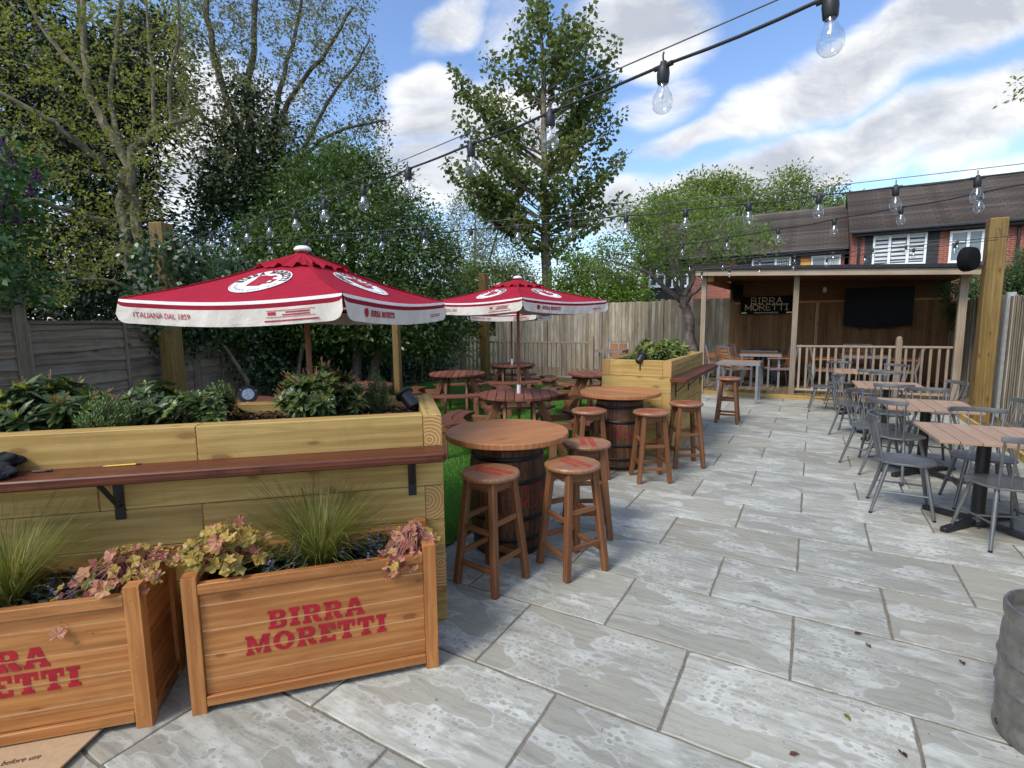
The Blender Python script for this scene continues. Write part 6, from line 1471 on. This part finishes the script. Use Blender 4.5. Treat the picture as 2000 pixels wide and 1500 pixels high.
MO = [(1045, -60), (1062, -40), (1075, 40), (1100, 75), (1112, 22), (1133, 60), (1160, 15), (1168, 60), (1150, 130), (1175, 165), (1203, 85), (1205, 140), (1180, 200), (1215, 225), (1190, 270), (1224, 300), (1190, 340), (1215, 390), (1190, 425), (1130, 430), (1125, 490), (1010, 490), (985, 440), (950, 425), (905, 370), (935, 350), (870, 322), (930, 300), (905, 250), (885, 140), (935, 190), (955, 175), (945, 100), (985, 130), (1000, 60), (1020, 90), (1030, 0)]
ml_, mp_ = shoots(MT, MO, 20, 1.9, 60, .035, .30)
tree('maple_tree', 'tall single maple with dark bronze green leaves in centre beyond the fence', 'tree', gp(1070, 20), [([(x, y, 20) for x, y in MT], .22, .03)] + ml_, [mp_], bark_g, lf_map, 13500, .20, .85, .125, twig=False, wl=.5, flat=1.0)
tree('birch_tree', 'pale thin leaved tree left of the maple trunk', 'tree', gp(930, 25), [([(935, 700, 25), (930, 560, 25), (925, 400, 25)], .12, .02), ([(930, 600, 25), (965, 480, 25), (985, 410, 25)], .08, .015), ([(930, 600, 25), (900, 500, 25), (890, 420, 25)], .08, .015)],
     [([(850, 440), (885, 400), (895, 372), (930, 360), (965, 395), (1000, 390), (1015, 450), (1040, 530), (1030, 600), (860, 600)], 25, 1.6, 420)], bark_g, lf_pale, 17000, .13, .5, .26, .008, up=.8)
tree('bush', 'bright green bush beyond back fence right of the maple trunk', 'bush', gp(1170, 18), [], [([(1085, 540), (1105, 505), (1140, 500), (1180, 520), (1215, 545), (1245, 540), (1262, 590), (1255, 640), (1080, 640)], 18, 1.0, 300)], bark_d, lf_lime, 20000, .11, .6, .2, twig=False)
tree('bush', 'mid green bushes beyond back fence behind the distant timber post', 'bush', gp(960, 19), [], [([(880, 560), (920, 520), (980, 510), (1040, 530), (1060, 600), (1060, 650), (870, 650)], 19, 1.0, 260)], bark_d, lf_far, 15000, .11, .6, .2, twig=False)
# tree growing through the deck
T6 = [([(1360, 770, 13.2), (1354, 690, 13.2), (1347, 640, 13.2), (1338, 600, 13.2), (1331, 582, 13.2)], .135, .115), ([(1331, 584, 13.2), (1318, 545, 13.0), (1308, 490, 12.8), (1302, 440, 12.7), (1290, 400, 12.6)], .075, .02), ([(1333, 584, 13.2), (1330, 540, 13.6), (1322, 500, 13.8), (1340, 440, 14), (1350, 400, 14.1)], .07, .02),
      ([(1330, 588, 13.2), (1298, 562, 13), (1268, 532, 12.8), (1215, 517, 12.6), (1165, 505, 12.5)], .07, .015), ([(1334, 584, 13.2), (1352, 548, 13.3), (1378, 512, 13.4), (1425, 482, 13.5), (1485, 468, 13.6)], .07, .015), ([(1338, 590, 13.2), (1362, 566, 12.9), (1390, 545, 12.7), (1420, 520, 12.6)], .06, .02), ([(1308, 490, 12.8), (1270, 450, 12.5), (1235, 425, 12.3)], .04, .012), ([(1378, 512, 13.4), (1390, 460, 13.6), (1400, 410, 13.7)], .04, .012)]
tree('cherry_tree', 'small tree growing up through the deck beside shelter, fresh green leaves', 'tree', (at(1360, 772, 13.2)[0], at(1360, 772, 13.2)[1], .12), T6,
     [([(1140, 480), (1200, 450), (1215, 400), (1260, 378), (1330, 372), (1400, 385), (1450, 420), (1515, 455), (1520, 480), (1450, 500), (1400, 530), (1360, 520), (1330, 545), (1270, 530), (1220, 560), (1150, 535)], 13.2, 1.5, 460)], bark_c, lf_cher, 9500, .095, .5, .12, .006, up=.6, minz=2.2)
# big far trees behind the houses
tree('round_tree', 'broad round crowned green tree behind the lower house', 'tree', gp(1390, 36), [([(1400, 700, 36), (1395, 500, 36), (1390, 400, 36)], .3, .08)], [([(1250, 440), (1265, 395), (1300, 375), (1345, 358), (1400, 345), (1440, 350), (1480, 385), (1500, 440), (1490, 520), (1250, 540)], 36, 3.5, 420)], bark_g, lf_far, 30000, .24, .55, .48, .012, up=.7)
tree('round_tree', 'taller loose topped green tree behind the houses, right of the round one', 'tree', gp(1560, 37), [([(1560, 700, 37), (1555, 480, 37), (1550, 350, 37)], .3, .06), ([(1555, 500, 37), (1610, 420, 37), (1640, 390, 37)], .1, .03)], [([(1470, 430), (1490, 385), (1505, 345), (1530, 335), (1550, 318), (1570, 350), (1600, 380), (1625, 350), (1650, 385), (1685, 395), (1690, 450), (1660, 520), (1480, 520)], 37, 3, 420)], bark_g, lf_far, 22000, .24, .5, .42, .012, up=.9)
tree('hedge_tree', 'feathery green conifer hedge leaning over the right fence', 'hedge', gp(1950, 11.6), [], [([(1835, 560), (1868, 542), (1905, 530), (1940, 522), (1965, 535), (1990, 505), (2040, 470), (2150, 440), (2150, 640), (1880, 640), (1850, 590)], 11.4, .7, 420)], bark_d, lf_con, 42000, .075, .28, .12, twig=False)
tree('overhanging_branch', 'small leafy twig poking in at the upper right edge', 'branch', at(2080, 150, 3.2), [([(2160, 120, 3.2), (2060, 150, 3.2), (2015, 160, 3.2), (1993, 178, 3.2)], .008, .002)], [([(1983, 165), (2005, 158), (2080, 120), (2110, 170), (2000, 190), (1990, 205), (1983, 195)], 3.2, .08, 26)], bark_d, lf_syc, 260, .035, .45, .03, .002, minz=-1, twig=False)
# lilac at the left edge
t = tree('lilac_bush', 'lilac bush at left edge with dark green leaves and purple flowers', 'bush', gp(-60, 5.2), [([(-60, 800, 5.2), (-50, 600, 5.2), (-30, 420, 5.2), (0, 300, 5.2)], .05, .015)],
     [([(-220, 200), (-60, 240), (20, 285), (50, 330), (78, 335), (82, 375), (40, 410), (30, 460), (90, 560), (20, 600), (-220, 640)], 5.3, .7, 190)], bark_d, lf_lil, 6500, .075, .7, .12, .004)
P, R = [], []; bs = np.array(gp(-60, 5.2))
for x, y, s in ((8, 290, 1), (22, 318, .8), (72, 345, .8), (60, 375, .7), (3, 352, .9), (12, 388, 1), (-5, 405, 1.1), (22, 412, 1), (30, 425, .9), (8, 420, 1)):
    c = np.array(at(x, y, 5.0)) - bs; n = 240; u = rng.random(n); P.append(c + np.stack([rng.normal(0, .03, n) * (1.1 - u), rng.normal(0, .03, n) * (1.1 - u), (u - .4) * .17], 1) * s); R.append(rng.random(n))
P = np.concatenate(P); n = len(P); npmesh('flowers', leafquads(P, unit(rng.normal(0, 1, (n, 3))), unit(rng.normal(0, 1, (n, 3))), np.full(n, .016), np.full(n, .014), .2), 4, np.concatenate(R), lf_pur, t)
